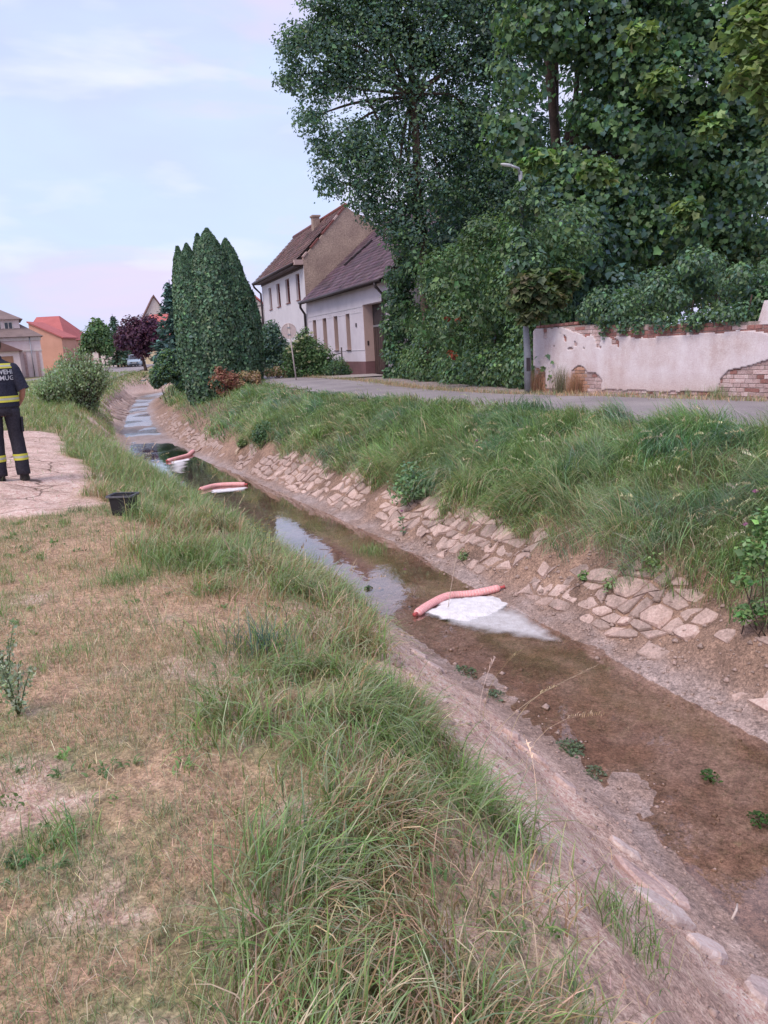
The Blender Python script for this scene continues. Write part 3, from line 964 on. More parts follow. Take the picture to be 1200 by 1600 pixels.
# loose flat slabs at the water's edge below the camera: each one can be picked up
M['slab'] = m_stone('pale_slab', (.70, .57, .53), (.56, .44, .40))
SLAB = [((950, 1345), (1005, 1368), .055, 'thin pale slab nearest the long grass at the mud edge'),
        ((1005, 1390), (1085, 1440), .06, 'long pale pointed slab lying parallel to the water'),
        ((955, 1395), (1065, 1460), .085, 'long grey slab beside the grass tuft'),
        ((1005, 1452), (1062, 1505), .16, 'broad pale slab below the grass tuft'),
        ((1083, 1513), (1128, 1550), .12, 'small rough slab low on the earth bank'),
        ((1165, 1560), (1230, 1600), .18, 'pinkish block in the corner at the water'),
        ((806, 1212), (860, 1240), .06, 'narrow pale slab in the mud above the grass'),
        ((866, 1254), (902, 1272), .05, 'sliver of pale stone in the mud beside the long grass'),
        ((785, 1178), (812, 1192), .05, 'small pale chip on the mud'),
        ((668, 1058), (690, 1074), .07, 'pale shard at the mud edge near the boom'),
        ((640, 1030), (668, 1043), .07, 'pale flake beside the left water edge')]
for (p0, p1, hw, lab) in SLAB:
    a, b = on_z(*p0, -1.42), on_z(*p1, -1.42)
    for q in (a, b): q[2] = 0
    ax = b - a
    L_ = np.linalg.norm(ax)
    ax /= L_
    sd = np.array([-ax[1], ax[0], 0])
    ts = np.array([-.5, -.28, .05, .33, .5, .3, -.02, -.3])
    ss = np.array([.1, .75, 1, .8, -.15, -.9, -1, -.7])
    c0 = (a + b) / 2
    out = np.array([c0 + ax * L_ * (t_ + rng.normal(0, .03)) + sd * hw * s_ * rng.uniform(.75, 1.15) for t_, s_ in zip(ts, ss)])
    for q in out: q[2] = z_base(q[0], q[1])
    out[:, 2] += .022
    V, F = stone_geo(out, .018, np.array([.25, .1, 1.0]))
    o0 = out.mean(0)
    o = MB().add(V - o0, F).build('stone_slab', M['slab'])
    o.location = tuple(o0)
    tag(o, lab, 'stone', 'loose slabs at the edge of the mud')
# gravel and crumbs on the mud
n = 7000
x, y = scatter(-1.5, 3.6, 2.2, 12, n)
z, v, u, sd_, q_, w_ = survey(x, y)
ok = ((v > -.55) & (v < 1.5) | (u > -.3) & (u < 1.0)) & in_view(x, y, -1.4)
x, y, z, u = x[ok], y[ok], z[ok], u[ok]
n = len(x)
oct_ = np.array([(1, 0, 0), (0, 1, 0), (-1, 0, 0), (0, -1, 0), (0, 0, .7), (0, 0, -.7)])
Fo = np.array([(0, 1, 4), (1, 2, 4), (2, 3, 4), (3, 0, 4), (1, 0, 5), (2, 1, 5), (3, 2, 5), (0, 3, 5)])
r_ = rng.lognormal(-4.9, .6, n) * np.where(u > .1, 1.9, 1.0)
V = (np.stack([x, y, z + r_ * .2], 1)[:, None] + oct_[None] * r_[:, None, None] * rng.uniform(.6, 1.4, (n, 6, 1))).reshape(-1, 3)
F = (np.arange(n)[:, None, None] * 6 + Fo[None]).reshape(-1, 3)
tag(fast_mesh('gravel', V, F, M['stone'], None, None, False), 'small stones and crumbs scattered over the mud', 'gravel', kind='stuff')

# ------------------------------------------------------------------ the crumbling brick wall
WA, WB = on_z(835, 612, .3), on_z(1200, 624, .3)
wd = (WB - WA) / np.linalg.norm(WB - WA)
w_rz = math.atan2(wd[1], wd[0])
wall = thing('brick_wall', (WA[0], WA[1], .3), 'low old brick wall with peeling white plaster beside the lane', 'wall', w_rz)
# local frame: x along the wall, -y faces the lane, z up
M['mortar'] = m_plain('lime_mortar', (.42, .345, .31), (.30, .235, .21), 8, .95, .6, bscale=60, grain=.3)
M['brick_red'] = m_stone('brick_red', (.36, .17, .145), (.30, .165, .15))
M['brick_limed'] = m_stone('brick_limed', (.60, .48, .47), (.48, .32, .30))
M['brick_orange'] = m_stone('brick_orange', (.54, .31, .22), (.46, .29, .22))
m, N, L = newmat('old_plaster')
p = N.new('ShaderNodeBsdfPrincipled')
tc = N.new('ShaderNodeTexCoord').outputs['Object']
mp = N.new('ShaderNodeMapping')
mp.inputs['Scale'].default_value = (1.0, 1.0, .35)
L.new(tc, mp.inputs['Vector'])
streak, blot, gr = noise(N, L, 4.0, 5, .65, mp.outputs['Vector']), noise(N, L, 1.3, 5, .6, tc), noise(N, L, 40, 4, .7, tc)
c = mixc(N, L, ramp(N, L, blot, .38, .66), (.70, .62, .63), (.60, .49, .47))
c = mixc(N, L, .35, c, ramp(N, L, streak, .3, .7, (.25, .24, .24), (.75, .75, .76)), 'OVERLAY')
sep = N.new('ShaderNodeSeparateXYZ')
L.new(tc, sep.inputs[0])
hgt = N.new('ShaderNodeMath'); hgt.operation = 'MULTIPLY_ADD'
L.new(blot, hgt.inputs[0]); hgt.inputs[1].default_value = .6
L.new(sep.outputs['Z'], hgt.inputs[2])
c = mixc(N, L, ramp(N, L, hgt.outputs[0], .38, .75, (.55, .55, .55), (0, 0, 0)), c, (.54, .40, .35))     # earth splashed up the foot
c = mixc(N, L, .2, c, ramp(N, L, gr, .3, .7), 'OVERLAY')
L.new(c, p.inputs['Base Color'])
p.inputs['Roughness'].default_value = .92
L.new(bumpn(N, L, gr, .5, .01), p.inputs['Normal'])
bsdf_out(N, L, p.outputs[0])
M['old_plaster'] = m
WL = 8.6
top_at = lambda t: np.interp(t, [0, 1.35, 3.1, 4.56, 5.4, 5.8, 9], [1.47, 1.50, 1.42, 1.38, 1.36, 1.34, 1.34])
plaster_top = lambda t: np.interp(t, [0, .8, 1.25, 1.7, 2.4, 3.1, 4, 5.2, 5.6, 6, 9], [1.44, 1.42, 1.36, 1.27, 1.17, 1.14, 1.16, 1.17, 1.17, 1.08, 1.1])
def exposed(t, z):
    """>0 where the plaster has come off"""
    t, z = np.asarray(t, float), np.asarray(z, float)
    nz = (fbm(t, z, .35, 4, 91) - .5) * .30
    e = z - plaster_top(t) + nz * .55
    flake = (fbm(t, z, .16, 3, 92) - .60) * 1.2
    e = np.maximum(e, np.where((t > .35) & (t < 2.6) & (z > .95), flake, -1))
    patch = np.minimum(np.interp(t, [4.86, 4.95, 5.1, 5.5, 5.9, 6.6, 7.4, 8.6], [-.2, .34, .5, .58, .68, .85, .7, .6]) - z, t - 4.88) + nz * .12
    e = np.maximum(e, np.where(t > 4.7, patch, -1))
    arch = np.minimum(.24 - np.abs(t - 1.46), .60 - z - ((t - 1.46) / .24) ** 2 * .12) + nz * .08
    e = np.maximum(e, arch)
    e = np.maximum(e, np.minimum(np.minimum(2.12 - t, t - 1.62), np.interp(t, [1.6, 1.95, 2.12], [.46, .46, .3]) - z) + nz * .15)
    e = np.maximum(e, np.minimum(.40 - t, .62 - z - t * .4) + nz * .15)
    e = np.maximum(e, .10 - z + nz * .35)
    return e
core = MB().prism([(0, -.2), (WL, -.2)] + [(float(t), float(top_at(t)) - .02) for t in np.linspace(WL, 0, 12)], lambda p_: (p_[0], .012, p_[1]), lambda p_: (p_[0], .30, p_[1]))
core.build('mortar_bed', M['mortar'], wall)
# plaster coat: a sheet with ragged holes and a broken edge
cs = .025
tt, zz = np.arange(0, 8.5 + 1e-6, cs), np.arange(-.12, 1.52, cs)
TT, ZZ = np.meshgrid(tt, zz)
thick = -(.020 + (fbm(TT, ZZ, .5, 3, 93) - .5) * .018 + (fbm(TT, ZZ, .09, 2, 94) - .5) * .006)
E_ = exposed(TT, ZZ)
E_ = np.maximum(E_, ZZ - top_at(TT) + .01)
cent = .25 * (E_[:-1, :-1] + E_[1:, :-1] + E_[:-1, 1:] + E_[1:, 1:])
keep2 = cent < 0
Fp = grid_faces(len(zz), len(tt), keep2.ravel())
Vp = np.stack([TT.ravel(), thick.ravel(), ZZ.ravel()], 1)
ed = np.concatenate([Fp[:, [k, (k + 1) % 4]] for k in range(4)])
key = np.sort(ed, 1)
uq, inv, cnt = np.unique(key, axis=0, return_inverse=True, return_counts=True)
bd = ed[cnt[inv.ravel()] == 1]
Vb = Vp.copy()
Vb[:, 1] = .013
Fs = np.stack([bd[:, 1], bd[:, 0], bd[:, 0] + len(Vp), bd[:, 1] + len(Vp)], 1)
fast_mesh('plaster', np.concatenate([Vp, Vb]), np.concatenate([Fp, Fs]), M['old_plaster'], wall, None, False)
# bricks where they show, each its own object; shared meshes
def brick_mesh(w, h, dep, nm):
    mb = MB().box(-w / 2, w / 2, 0, dep, -h / 2, h / 2)
    mb.V = [(x + rng.normal(0, .003), y + rng.normal(0, .002) + (.004 if y == 0 else 0), z + rng.normal(0, .0025)) for x, y, z in mb.V]
    o = mb.build('brick', None, None, False, .006)
    me = o.data
    bpy.data.objects.remove(o)
    return me
for v_ in list(M): pass
BR = {}
for mt in ('brick_red', 'brick_limed', 'brick_orange'):
    for kind, w in (('s', .285), ('h', .137)):
        for k in range(3):
            me = brick_mesh(w, .068, .1, mt)
            me.materials.append(M[mt])
            BR[mt, kind, k] = me
n_br = 0
far_br = MB()
for row in range(20):
    z0 = -.04 + row * .078
    t0, flip = -.02 + (row % 2) * .075, row % 3
    while t0 < 8.3:
        kind = 's' if (rng.random() < .42) else 'h'
        w = .295 if kind == 's' else .147
        tc_, zc = t0 + w / 2, z0 + .034
        t0 += w
        if zc + .05 > top_at(tc_) or tc_ < .06 or tc_ + w / 2 < .1: continue
        ee = exposed(np.array([tc_, tc_ - w * .4, tc_ + w * .4, tc_, tc_]), np.array([zc, zc, zc, zc - .03, zc + .03]))
        if ee.max() < -.005: continue
        if zc < .02 and rng.random() < .5: continue
        if zc > 1.0:
            mt = 'brick_red' if (tc_ > 3.2 and rng.random() < .75) or rng.random() < .45 else 'brick_limed'
        elif tc_ < .5 or abs(tc_ - 1.46) < .26:
            mt = 'brick_orange'
        else:
            mt = 'brick_limed' if rng.random() < .8 else 'brick_red'
        if tc_ > 6.45:
            far_br.box(tc_ - w / 2 + .005, tc_ + w / 2 - .005, rng.normal(-.004, .003), .09, zc - .034, zc + .034)
            continue
        o = link('brick', BR[mt, kind, int(rng.integers(3))], wall)
        o.location = (tc_, rng.normal(-.004, .003), zc)
        o.rotation_euler = (rng.normal(0, .012), rng.normal(0, .012), rng.normal(0, .015))
        n_br += 1
far_br.build('brickwork', M['brick_limed'], wall)['kind'] = 'stuff'
# coping: bricks on edge along the top at the left end
for k in range(9):
    o = link('brick', BR['brick_red', 'h', k % 3], wall)
    o.location = (.14 + k * .15, -.01, float(top_at(.14 + k * .15)) + .018)
    o.scale = (1, 2.8, .9)
# lump of old masonry on the coping at the right
V, F = stone_geo(np.array([(5.62, .02, 1.33), (5.9, -.02, 1.32), (6.4, -.02, 1.33), (6.6, .1, 1.33), (6.5, .27, 1.33), (5.9, .28, 1.33), (5.65, .2, 1.33)]), .34, np.array([0, 0, 1.0]))
MB().add(V, F).build('masonry_lump', M['old_plaster'], wall)

# ------------------------------------------------------------------ the two houses of the lane
H0 = on_z(573, 586, .3)
HA = math.radians(19.5)
M['white_render'] = m_plain('white_render', (.66, .61, .66), (.58, .53, .58), 1.2, .9, .25, bscale=60, grain=.08)
M['white_render2'] = m_plain('white_render_pale', (.66, .63, .66), (.58, .55, .58), .9, .9, .25, bscale=60, grain=.08)
M['tan_render'] = m_plain('tan_render', (.52, .38, .345), (.47, .34, .31), 2, .9, .2, bscale=60, grain=.1)
M['gable_render'] = m_plain('rough_gable_render', (.46, .345, .275), (.33, .24, .20), 1.1, .95, .8, bscale=14, grain=.35, bdist=.03)
M['plinth'] = m_plain('plinth_paint', (.20, .105, .11), (.16, .085, .09), 2, .8, .2, bscale=40)
M['dark_wood'] = m_plain('dark_wood', (.085, .055, .05), (.055, .038, .036), 6, .6, .3, bscale=40)
M['red_wood'] = m_plain('red_brown_frame', (.22, .075, .06), (.16, .055, .05), 6, .6, .2, bscale=40)
M['metal_dark'] = m_plain('dark_gutter_metal', (.07, .055, .06), (.05, .04, .045), 8, .5, .1, metallic=.3)
M['metal_grey'] = m_plain('galvanised_metal', (.42, .43, .46), (.33, .34, .37), 5, .45, .15, metallic=.6, bscale=30)
m, N, L = newmat('window_glass')
p = N.new('ShaderNodeBsdfPrincipled')
p.inputs['Base Color'].default_value = (.03, .032, .04, 1)
p.inputs['Roughness'].default_value = .06
p.inputs['Specular IOR Level'].default_value = .6
bsdf_out(N, L, p.outputs[0])
M['glass'] = m
def m_tiles(name):
    m, N, L = newmat(name)
    p = N.new('ShaderNodeBsdfPrincipled')
    tc = N.new('ShaderNodeTexCoord').outputs['Object']
    a, b = noise(N, L, .9, 5, .6, tc), noise(N, L, 30, 4, .7, tc)
    c = mixc(N, L, .4, attr(N, 'Col'), ramp(N, L, a, .3, .7), 'OVERLAY')
    c = mixc(N, L, .25, c, ramp(N, L, b, .3, .7), 'OVERLAY')
    L.new(c, p.inputs['Base Color'])
    p.inputs['Roughness'].default_value = .75
    L.new(bumpn(N, L, b, .4, .01), p.inputs['Normal'])
    bsdf_out(N, L, p.outputs[0])
    return m
M['tiles'] = m_tiles('clay_tiles')
def roof_tiles(name, parent, a, b, c, d, cw, ch, col, jit, thick=.03):
    """a-b eave, d-c ridge: overlapping tiles laid in courses on that plane"""
    a, b, c, d = (np.array(q, float) for q in (a, b, c, d))
    w, h = np.linalg.norm(b - a), np.linalg.norm(d - a)
    nx, ny = max(2, round(w / cw)), max(2, round(h / ch))
    nrm = np.cross(b - a, d - a)
    nrm /= np.linalg.norm(nrm)
    if nrm[2] < 0: nrm = -nrm
    I, J = np.meshgrid(np.arange(nx), np.arange(ny))
    I, J = I.ravel(), J.ravel()
    sh = (J % 2) * .5
    f0, f1 = np.clip((I - .5 + sh + .03) / (nx - .5), 0, 1), np.clip((I + .5 + sh - .03) / (nx - .5), 0, 1)
    g0, g1 = J / ny, np.minimum((J + 1.18) / ny, 1.0)
    def pt(f, g):
        lo = a[None] + (b - a)[None] * f[:, None]
        hi = d[None] + (c - d)[None] * f[:, None]
        return lo * (1 - g[:, None]) + hi * g[:, None]
    n = len(I)
    lift = (thick + rng.normal(0, thick * .15, n))[:, None] * nrm
    P = [pt(f0, g0) + lift, pt(f1, g0) + lift, pt(f1, g1) + lift * .25, pt(f0, g1) + lift * .25, pt(f0, g0) - nrm * .01, pt(f1, g0) - nrm * .01]
    V = np.stack(P, 1).reshape(-1, 3)
    b_ = np.arange(n)[:, None] * 6
    F = np.concatenate([b_ + np.array([[0, 1, 2, 3]]), b_ + np.array([[4, 5, 1, 0]])])
    cc = np.repeat(np.array(col)[None] * np.exp(rng.normal(0, jit, (n, 1))) * np.exp(rng.normal(0, jit * .35, (n, 3))), 6, 0)
    o = fast_mesh(name, V, F, M['tiles'], parent, cc)
    o['kind'] = 'stuff'
    return o
def holed_wall(mb, axis_t, holes, z0, z1, dep, i=0):
    """boxes filling a wall of local (s,t,z) except the openings"""
    ts = sorted({axis_t[0], axis_t[1], *[h[0] for h in holes], *[h[1] for h in holes]})
    zs = sorted({z0, z1, *[h[2] for h in holes], *[h[3] for h in holes]})
    for a, b in zip(ts[:-1], ts[1:]):
        run = None
        for c, d in zip(zs[:-1], zs[1:]):
            tm, zm = (a + b) / 2, (c + d) / 2
            solid = not any(h[0] < tm < h[1] and h[2] < zm < h[3] for h in holes)
            if solid:
                run = [c, d] if run is None else [run[0], d]
            if (not solid or d == zs[-1]) and run is not None:
                mb.box(0, dep, a, b, run[0], run[1], i)
                run = None
def window(parent, s, t0, t1, z0, z1, fmat, bars=1, sill=True, cols=2):
    f = MB()
    e = .06
    for (a, b, c, d) in ((t0, t0 + e, z0, z1), (t1 - e, t1, z0, z1), (t0 + e, t1 - e, z0, z0 + e), (t0 + e, t1 - e, z1 - e, z1)):
        f.box(s, s + .06, a, b, c, d)
    if cols == 2:
        f.box(s + .005, s + .05, (t0 + t1) / 2 - .03, (t0 + t1) / 2 + .03, z0 + e, z1 - e)
    for k in range(bars):
        zz_ = z0 + (z1 - z0) * (.68 if bars == 1 else (k + 1) / (bars + 1))
        f.box(s + .008, s + .045, t0 + e, t1 - e, zz_ - .02, zz_ + .02)
    w = f.build('window', fmat, parent)
    MB().box(s + .05, s + .055, t0 + e * .5, t1 - e * .5, z0 + e * .5, z1 - e * .5).build('pane', M['glass'], w)
    if sill:
        MB().box(-.06, s, t0 - .03, t1 + .03, z0 - .045, z0 - .003).build('sill', fmat, w)
    return w
def pipe(parent, pts, r=.055):
    return MB().tube(pts, r, 8).build('downpipe', M['metal_dark'], parent, True)
G = float(H0[2])
hs1 = thing('village_house', (H0[0], H0[1], 0), 'single storey white house with dark slate coloured roof and recessed gate', 'house', HA)
win1 = [(2.03, 2.66, 1.45, 3.1), (4.0, 4.68, 1.45, 3.1), (6.0, 6.72, 1.45, 3.1), (8.0, 8.7, 1.45, 3.1)]
w = MB()
holed_wall(w, (-3.3, 9.78), win1 + [(-2.7, .04, .3, 3.36)], .9, 4.18, .43)
w.box(0, .43, -3.3, -2.7, .3, .9)
w.box(.43, 9.2, -3.3, -2.9, .3, 4.2).box(8.8, 9.2, -2.9, 9.78, .3, 4.2)
w.prism([(0, 4.2), (4.7, 8.3), (9.2, 4.2)], lambda q: (q[0], -3.28, q[1]), lambda q: (q[0], -2.92, q[1]))
w.build('wall', M['white_render'], hs1)
MB().box(-.022, .428, .018, 9.76, .28, .898).build('plinth', M['plinth'], hs1)
MB().box(.004, .44, .012, .037, .9, 3.355).build('reveal', M['tan_render'], hs1)
for (a, b, c, d) in win1:
    MB().box(.004, .19, b - .025, b + .004, c, d).build('reveal', M['tan_render'], hs1)
    MB().box(.004, .19, a - .004, a + .02, c, d).build('reveal', M['tan_render'], hs1)
sc = MB().box(-.02, 0, .04, 9.76, 3.29, 3.325).box(-.02, 0, .04, 9.76, 1.40, 1.425)
for a, b in ((.2, 1.85), (2.8, 3.85), (4.85, 5.85), (6.9, 7.85), (8.85, 9.7)):
    sc.box(-.015, 0, a, b, 3.06, 3.085)
for k in range(28):
    t_ = .2 + k * .345
    if all(not (a - .15 < t_ < b + .15) for a, b, _, _ in win1): sc.box(-.012, 0, t_, t_ + .02, 3.1, 3.285)
sc.build('string_course', M['metal_grey'] if False else M['white_render2'], hs1)
for (a, b, c, d) in win1: window(hs1, .19, a + .02, b - .025, c, d, M['dark_wood'])
gt = MB().box(.46, .50, -2.7, .04, .3, 3.36)
for k in range(9):
    gt.box(.43, .465, -2.68 + k * .303, -2.42 + k * .303, .36, 2.35)
g_ = gt.build('gate', M['dark_wood'], hs1)
MB().box(.44, .458, -2.6, -.06, 2.5, 3.25).build('pane', M['glass'], g_)
MB().box(.425, .45, -1.36, -1.30, .36, 3.3).box(.425, .45, -2.68, 0, 2.38, 2.47).build('gate_rail', M['metal_grey'], g_)
MB().box(.40, .43, -1.18, -1.08, 1.25, 1.42).build('handle', M['metal_grey'], g_)
MB().box(-.025, .0, 1.0, 1.16, 2.45, 2.62).build('house_number_plate', M['metal_dark'], hs1)
MB().box(.12, .2, .0, .012, 1.6, 1.8).build('letter_box', M['metal_dark'], hs1)
slope = (8.34 - 4.14) / (4.7 + .35)
rf = MB().prism([(-.33, 4.10), (4.7, 8.28), (9.4, 4.10), (9.4, 4.02), (4.7, 8.19), (-.33, 4.01)], lambda q: (q[0], -3.45, q[1]), lambda q: (q[0], 9.76, q[1]))
ro = rf.build('roof', M['dark_wood'], hs1)
SL = (.13, .08, .10)
roof_tiles('roof_tiles', ro, (-.36, -3.48, 4.13), (-.36, 9.75, 4.13), (4.7, 9.75, 8.33), (4.7, -3.48, 8.33), .3, .3, SL, .16, .04)
roof_tiles('roof_tiles', ro, (9.4, -3.48, 4.13), (9.4, 9.75, 4.13), (4.7, 9.75, 8.33), (4.7, -3.48, 8.33), .3, .5, SL, .1, .04)
MB().tube([(4.7, -3.5, 8.37), (4.7, 9.72, 8.37)], .1, 8).build('ridge', M['plinth'], ro, True)
MB().tube([(-.42, -3.48, 4.12), (-.42, 9.75, 4.09)], .065, 8).build('gutter', M['metal_dark'], hs1, True)
pipe(hs1, [(-.42, -2.85, 4.07), (-.38, -2.85, 3.9), (-.1, -2.85, 3.6), (-.08, -2.85, .35)], .06)
pipe(hs1, [(-.42, 9.5, 4.05), (-.40, 9.6, 3.85), (-.1, 9.9, 3.5), (-.1, 9.9, .35)], .07)
for k in range(5):
    f = (.42, .50, .55, .62, .74)[k]
    MB().obox((-.36 + 5.06 * f, 7.2 - k * .16, 4.2 + 4.2 * f), np.array([.2, 0, .166]), (0, .12, 0), (-.05, 0, .06)).build('roof_step', M['metal_dark'], ro)

hs2 = thing('village_house', (H0[0], H0[1], 0), 'taller white house with bare tan gable and red brown tiled roof', 'house', HA)
T0, T1 = 9.80, 21.6
win2 = [(10.93, 11.83, 4.38, 5.82), (13.45, 14.5, 4.38, 5.78), (16.05, 17.05, 4.33, 5.74), (18.65, 19.45, 4.3, 5.68)]
w = MB()
holed_wall(w, (T0 + .02, T1), win2, .3, 6.42, .4)
w.box(.4, 7.2, T1 - .4, T1, .3, 6.42)
w.build('wall', M['white_render2'], hs2)
gp = [(.004, .3), (.004, 6.5), (2.6, 9.16), (2.72, 9.16), (3.17, 8.84), (3.95, 8.66), (4.35, 8.1), (7.2, 5.7), (7.2, .3)]
MB().prism(gp, lambda q: (q[0], T0 - .02, q[1]), lambda q: (q[0], T0 + .33, q[1])).build('gable_wall', M['gable_render'], hs2)
MB().prism([(q[0], q[1]) for q in ((0.4, 6.4), (2.62, 9.1), (7.1, 5.7))], lambda q: (q[0], T1 - .4, q[1]), lambda q: (q[0], T1 - .02, q[1])).build('far_gable', M['white_render2'], hs2)
for (a, b, c, d) in win2: window(hs2, .12, a, b, c, d, M['red_wood'])
ro = MB().prism([(-.48, 6.22), (2.62, 9.2), (7.4, 5.75), (7.4, 5.65), (2.62, 9.08), (-.48, 6.1)], lambda q: (q[0], T0 + .34, q[1]), lambda q: (q[0], T1 + .25, q[1])).build('roof', M['dark_wood'], hs2)
RB = (.165, .09, .08)
roof_tiles('roof_tiles', ro, (-.52, T0 + .2, 6.24), (-.52, T1 + .3, 6.24), (2.62, T1 + .3, 9.25), (2.62, T0 + .2, 9.25), .26, .3, RB, .2, .045)
roof_tiles('roof_tiles', ro, (7.4, T0 + .3, 5.78), (7.4, T1 + .3, 5.78), (2.62, T1 + .3, 9.25), (2.62, T0 + .3, 9.25), .3, .5, RB, .2, .045)
MB().tube([(2.62, T0 - .05, 9.27), (2.62, T1 + .3, 9.27)], .12, 8).build('ridge', M['red_wood'], ro, True)
# verge: capping tiles along the top of the gable, a few broken so that pale bits show
for k in range(11):
    f = (k + .5) / 11
    if k in (1, 4): continue
    MB().obox((.0 + 2.6 * f, T0 + .1, 6.56 + 2.66 * f), (.12, 0, .125), (0, .17, 0), (-.03, 0, .03)).build('verge_tile', M['red_wood'] if k % 4 else M['tan_render'], ro)
MB().box(-.5, 0, T0 - .01, T0 + .3, 6.16, 6.42).build('eave_corbel', M['tan_render'], hs2)
ch = MB().box(1.9, 2.3, 14.0, 14.5, 8.0, 9.35).box(1.84, 2.36, 13.94, 14.56, 9.35, 9.45)
ch.build('chimney', M['gable_render'], ro)
MB().box(-.05, .0, T0 + .1, T1, 5.98, 6.16).box(-.5, -.05, T0 + .35, T1 + .2, 6.1, 6.19).build('eave_board', M['dark_wood'], hs2)
MB().tube([(-.57, T0 + .3, 6.24), (-.57, T1 + .3, 6.2)], .07, 8).build('gutter', M['metal_dark'], hs2, True)
pipe(hs2, [(-.57, T1 + .1, 6.15), (-.5, T1 + .1, 5.95), (-.12, T1 - .1, 5.5), (-.1, T1 - .1, .4)], .07)

# low gate with a handrail in front of the house
fg = thing('garden_gate', (H0[0], H0[1], 0), 'low dark metal gate and handrail against the white house', 'gate', HA)
MB().tube([(-.55, 1.84, G), (-.55, 1.84, 1.58)], .035, 8).build('post', M['metal_dark'], fg, True)
MB().tube([(-.55, 1.84, 1.32), (-.62, 4.9, 1.12)], .022, 6).tube([(-.62, 4.9, 1.12), (-.62, 4.9, G)], .022, 6).build('handrail', M['metal_dark'], fg, True)
gm = MB()
for k in range(5): gm.tube([(-.55, 1.9 + k * .35, G + .08), (-.55, 1.9 + k * .35, G + .72)], .012, 6)
gm.tube([(-.55, 1.88, G + .72), (-.55, 3.34, G + .72)], .016, 6).tube([(-.55, 1.88, G + .1), (-.55, 3.34, G + .1)], .016, 6).tube([(-.55, 1.9, G + .1), (-.55, 3.3, G + .7)], .012, 6)
gm.build('leaf_frame', M['metal_grey'], fg, True)
# ------------------------------------------------------------------ foliage: single leaves through the volume of a crown
MAPLE = np.array([(0, 0), (.46, .02), (.43, .28), (.56, .55), (.29, .68), (0, .98), (-.29, .68), (-.56, .55), (-.43, .28), (-.46, .02)])
def leaf_mesh(P, N_, size, col, shape='leaf', roll=None):
    """P centres, N_ facing normals; each leaf folded along its midrib"""
    n = len(P)
    N_ = N_ / (np.linalg.norm(N_, axis=1)[:, None] + 1e-9)
    R_ = rng.normal(0, 1, (n, 3))
    if roll is not None:
        R_ = R_ * .6 + roll
    A = R_ - N_ * (R_ * N_).sum(1)[:, None]
    A /= np.linalg.norm(A, axis=1)[:, None] + 1e-9
    B = np.cross(N_, A)
    s = np.reshape(size, (-1, 1)) * np.ones((n, 1))
    if shape == 'leaf':       # pointed oval
        pts = [(0, 0, 0), (.30, .36, .10), (0, 1, 0), (-.30, .36, .10)]
        V = np.stack([P + s * (B * x + A * (y - .5) + N_ * z) for x, y, z in pts], 1).reshape(-1, 3)
        b = np.arange(n)[:, None] * 4
        F = np.concatenate([b + np.array([[0, 1, 2]]), b + np.array([[0, 2, 3]])])
        k = 4
    elif shape == 'spray':    # flat fan of scale leaves
        pts = [(0, 0, 0), (.22, .45, .04), (.12, .8, 0), (0, 1, .02), (-.12, .8, 0), (-.22, .45, .04)]
        V = np.stack([P + s * (B * x + A * (y - .5) + N_ * z) for x, y, z in pts], 1).reshape(-1, 3)
        b = np.arange(n)[:, None] * 6
        F = np.concatenate([b + np.array([[0, 1, 2]]), b + np.array([[0, 2, 3]]), b + np.array([[0, 3, 4]]), b + np.array([[0, 4, 5]])])
        k = 6
    else:                     # lobed maple leaf
        pts = np.c_[MAPLE, np.abs(MAPLE[:, 0]) * .35 - MAPLE[:, 1] ** 2 * .12]
        V = np.stack([P + s * (B * x + A * (y - .4) + N_ * z) for x, y, z in pts], 1).reshape(-1, 3)
        b = np.arange(n)[:, None] * 10
        T = [(0, q, q + 1) for q in range(1, 9)]
        F = np.concatenate([b + np.array([t]) for t in T])
        k = 10
    return V, F, np.repeat(col, k, 0)
def blob_points(blobs, n, shell=.45, gap=.5, gs=.6, seed=1):
    """points through ellipsoids (cx,cy,cz,rx,ry,rz), thinned by noise so that clumps and gaps form"""
    B = np.array(blobs, float)
    wt = (B[:, 3] * B[:, 4] * B[:, 5]) ** (2 / 3)
    i = rng.choice(len(B), n, p=wt / wt.sum())
    d = rng.normal(0, 1, (n, 3))
    d /= np.linalg.norm(d, axis=1)[:, None]
    r = rng.random(n) ** shell * (1 + rng.normal(0, .10, n))
    P = B[i, :3] + d * r[:, None] * B[i, 3:]
    g = .5 * fbm(P[:, 0] + P[:, 1] * .7, P[:, 2] - P[:, 1] * .5, gs, 3, seed) + .5 * fbm(P[:, 1] + 31, P[:, 2] * .8 + P[:, 0] * .4, gs * .8, 3, seed + 5)
    ok = rng.random(n) < sstep(gap - .06, gap + .06, g)
    return P[ok], d[ok]
def crown(name, parent, blobs, n, size, cols, shape='leaf', mat=None, gap=.46, gs=.6, shell=.45, up=.5, out=.7, droop=0.0, seed=1, szj=.25, extra=None):
    P, d = blob_points(blobs, n, shell, gap, gs, seed)
    m_ = len(P)
    Nn = d * out + np.array([0, 0, up]) + rng.normal(0, .45, (m_, 3))
    roll = (d * np.array([1, 1, .3]) + np.array([0, 0, -droop])) if droop else None
    c = pick(cols, m_, jit=.2)
    t = fbm(P[:, 0] + P[:, 1], P[:, 2] + P[:, 1] * .3, gs * 1.5, 2, seed + 9)[:, None]
    c = c * (.7 + .6 * t)                       # whole twigs of paler or darker leaves
    V, F, C_ = leaf_mesh(P, Nn, size * np.exp(rng.normal(0, szj, m_)), c, shape, roll)
    off = np.array(parent.location) if parent is not None else 0
    o = fast_mesh(name, V - off, F, mat or M['leaf'], parent, C_)
    return o
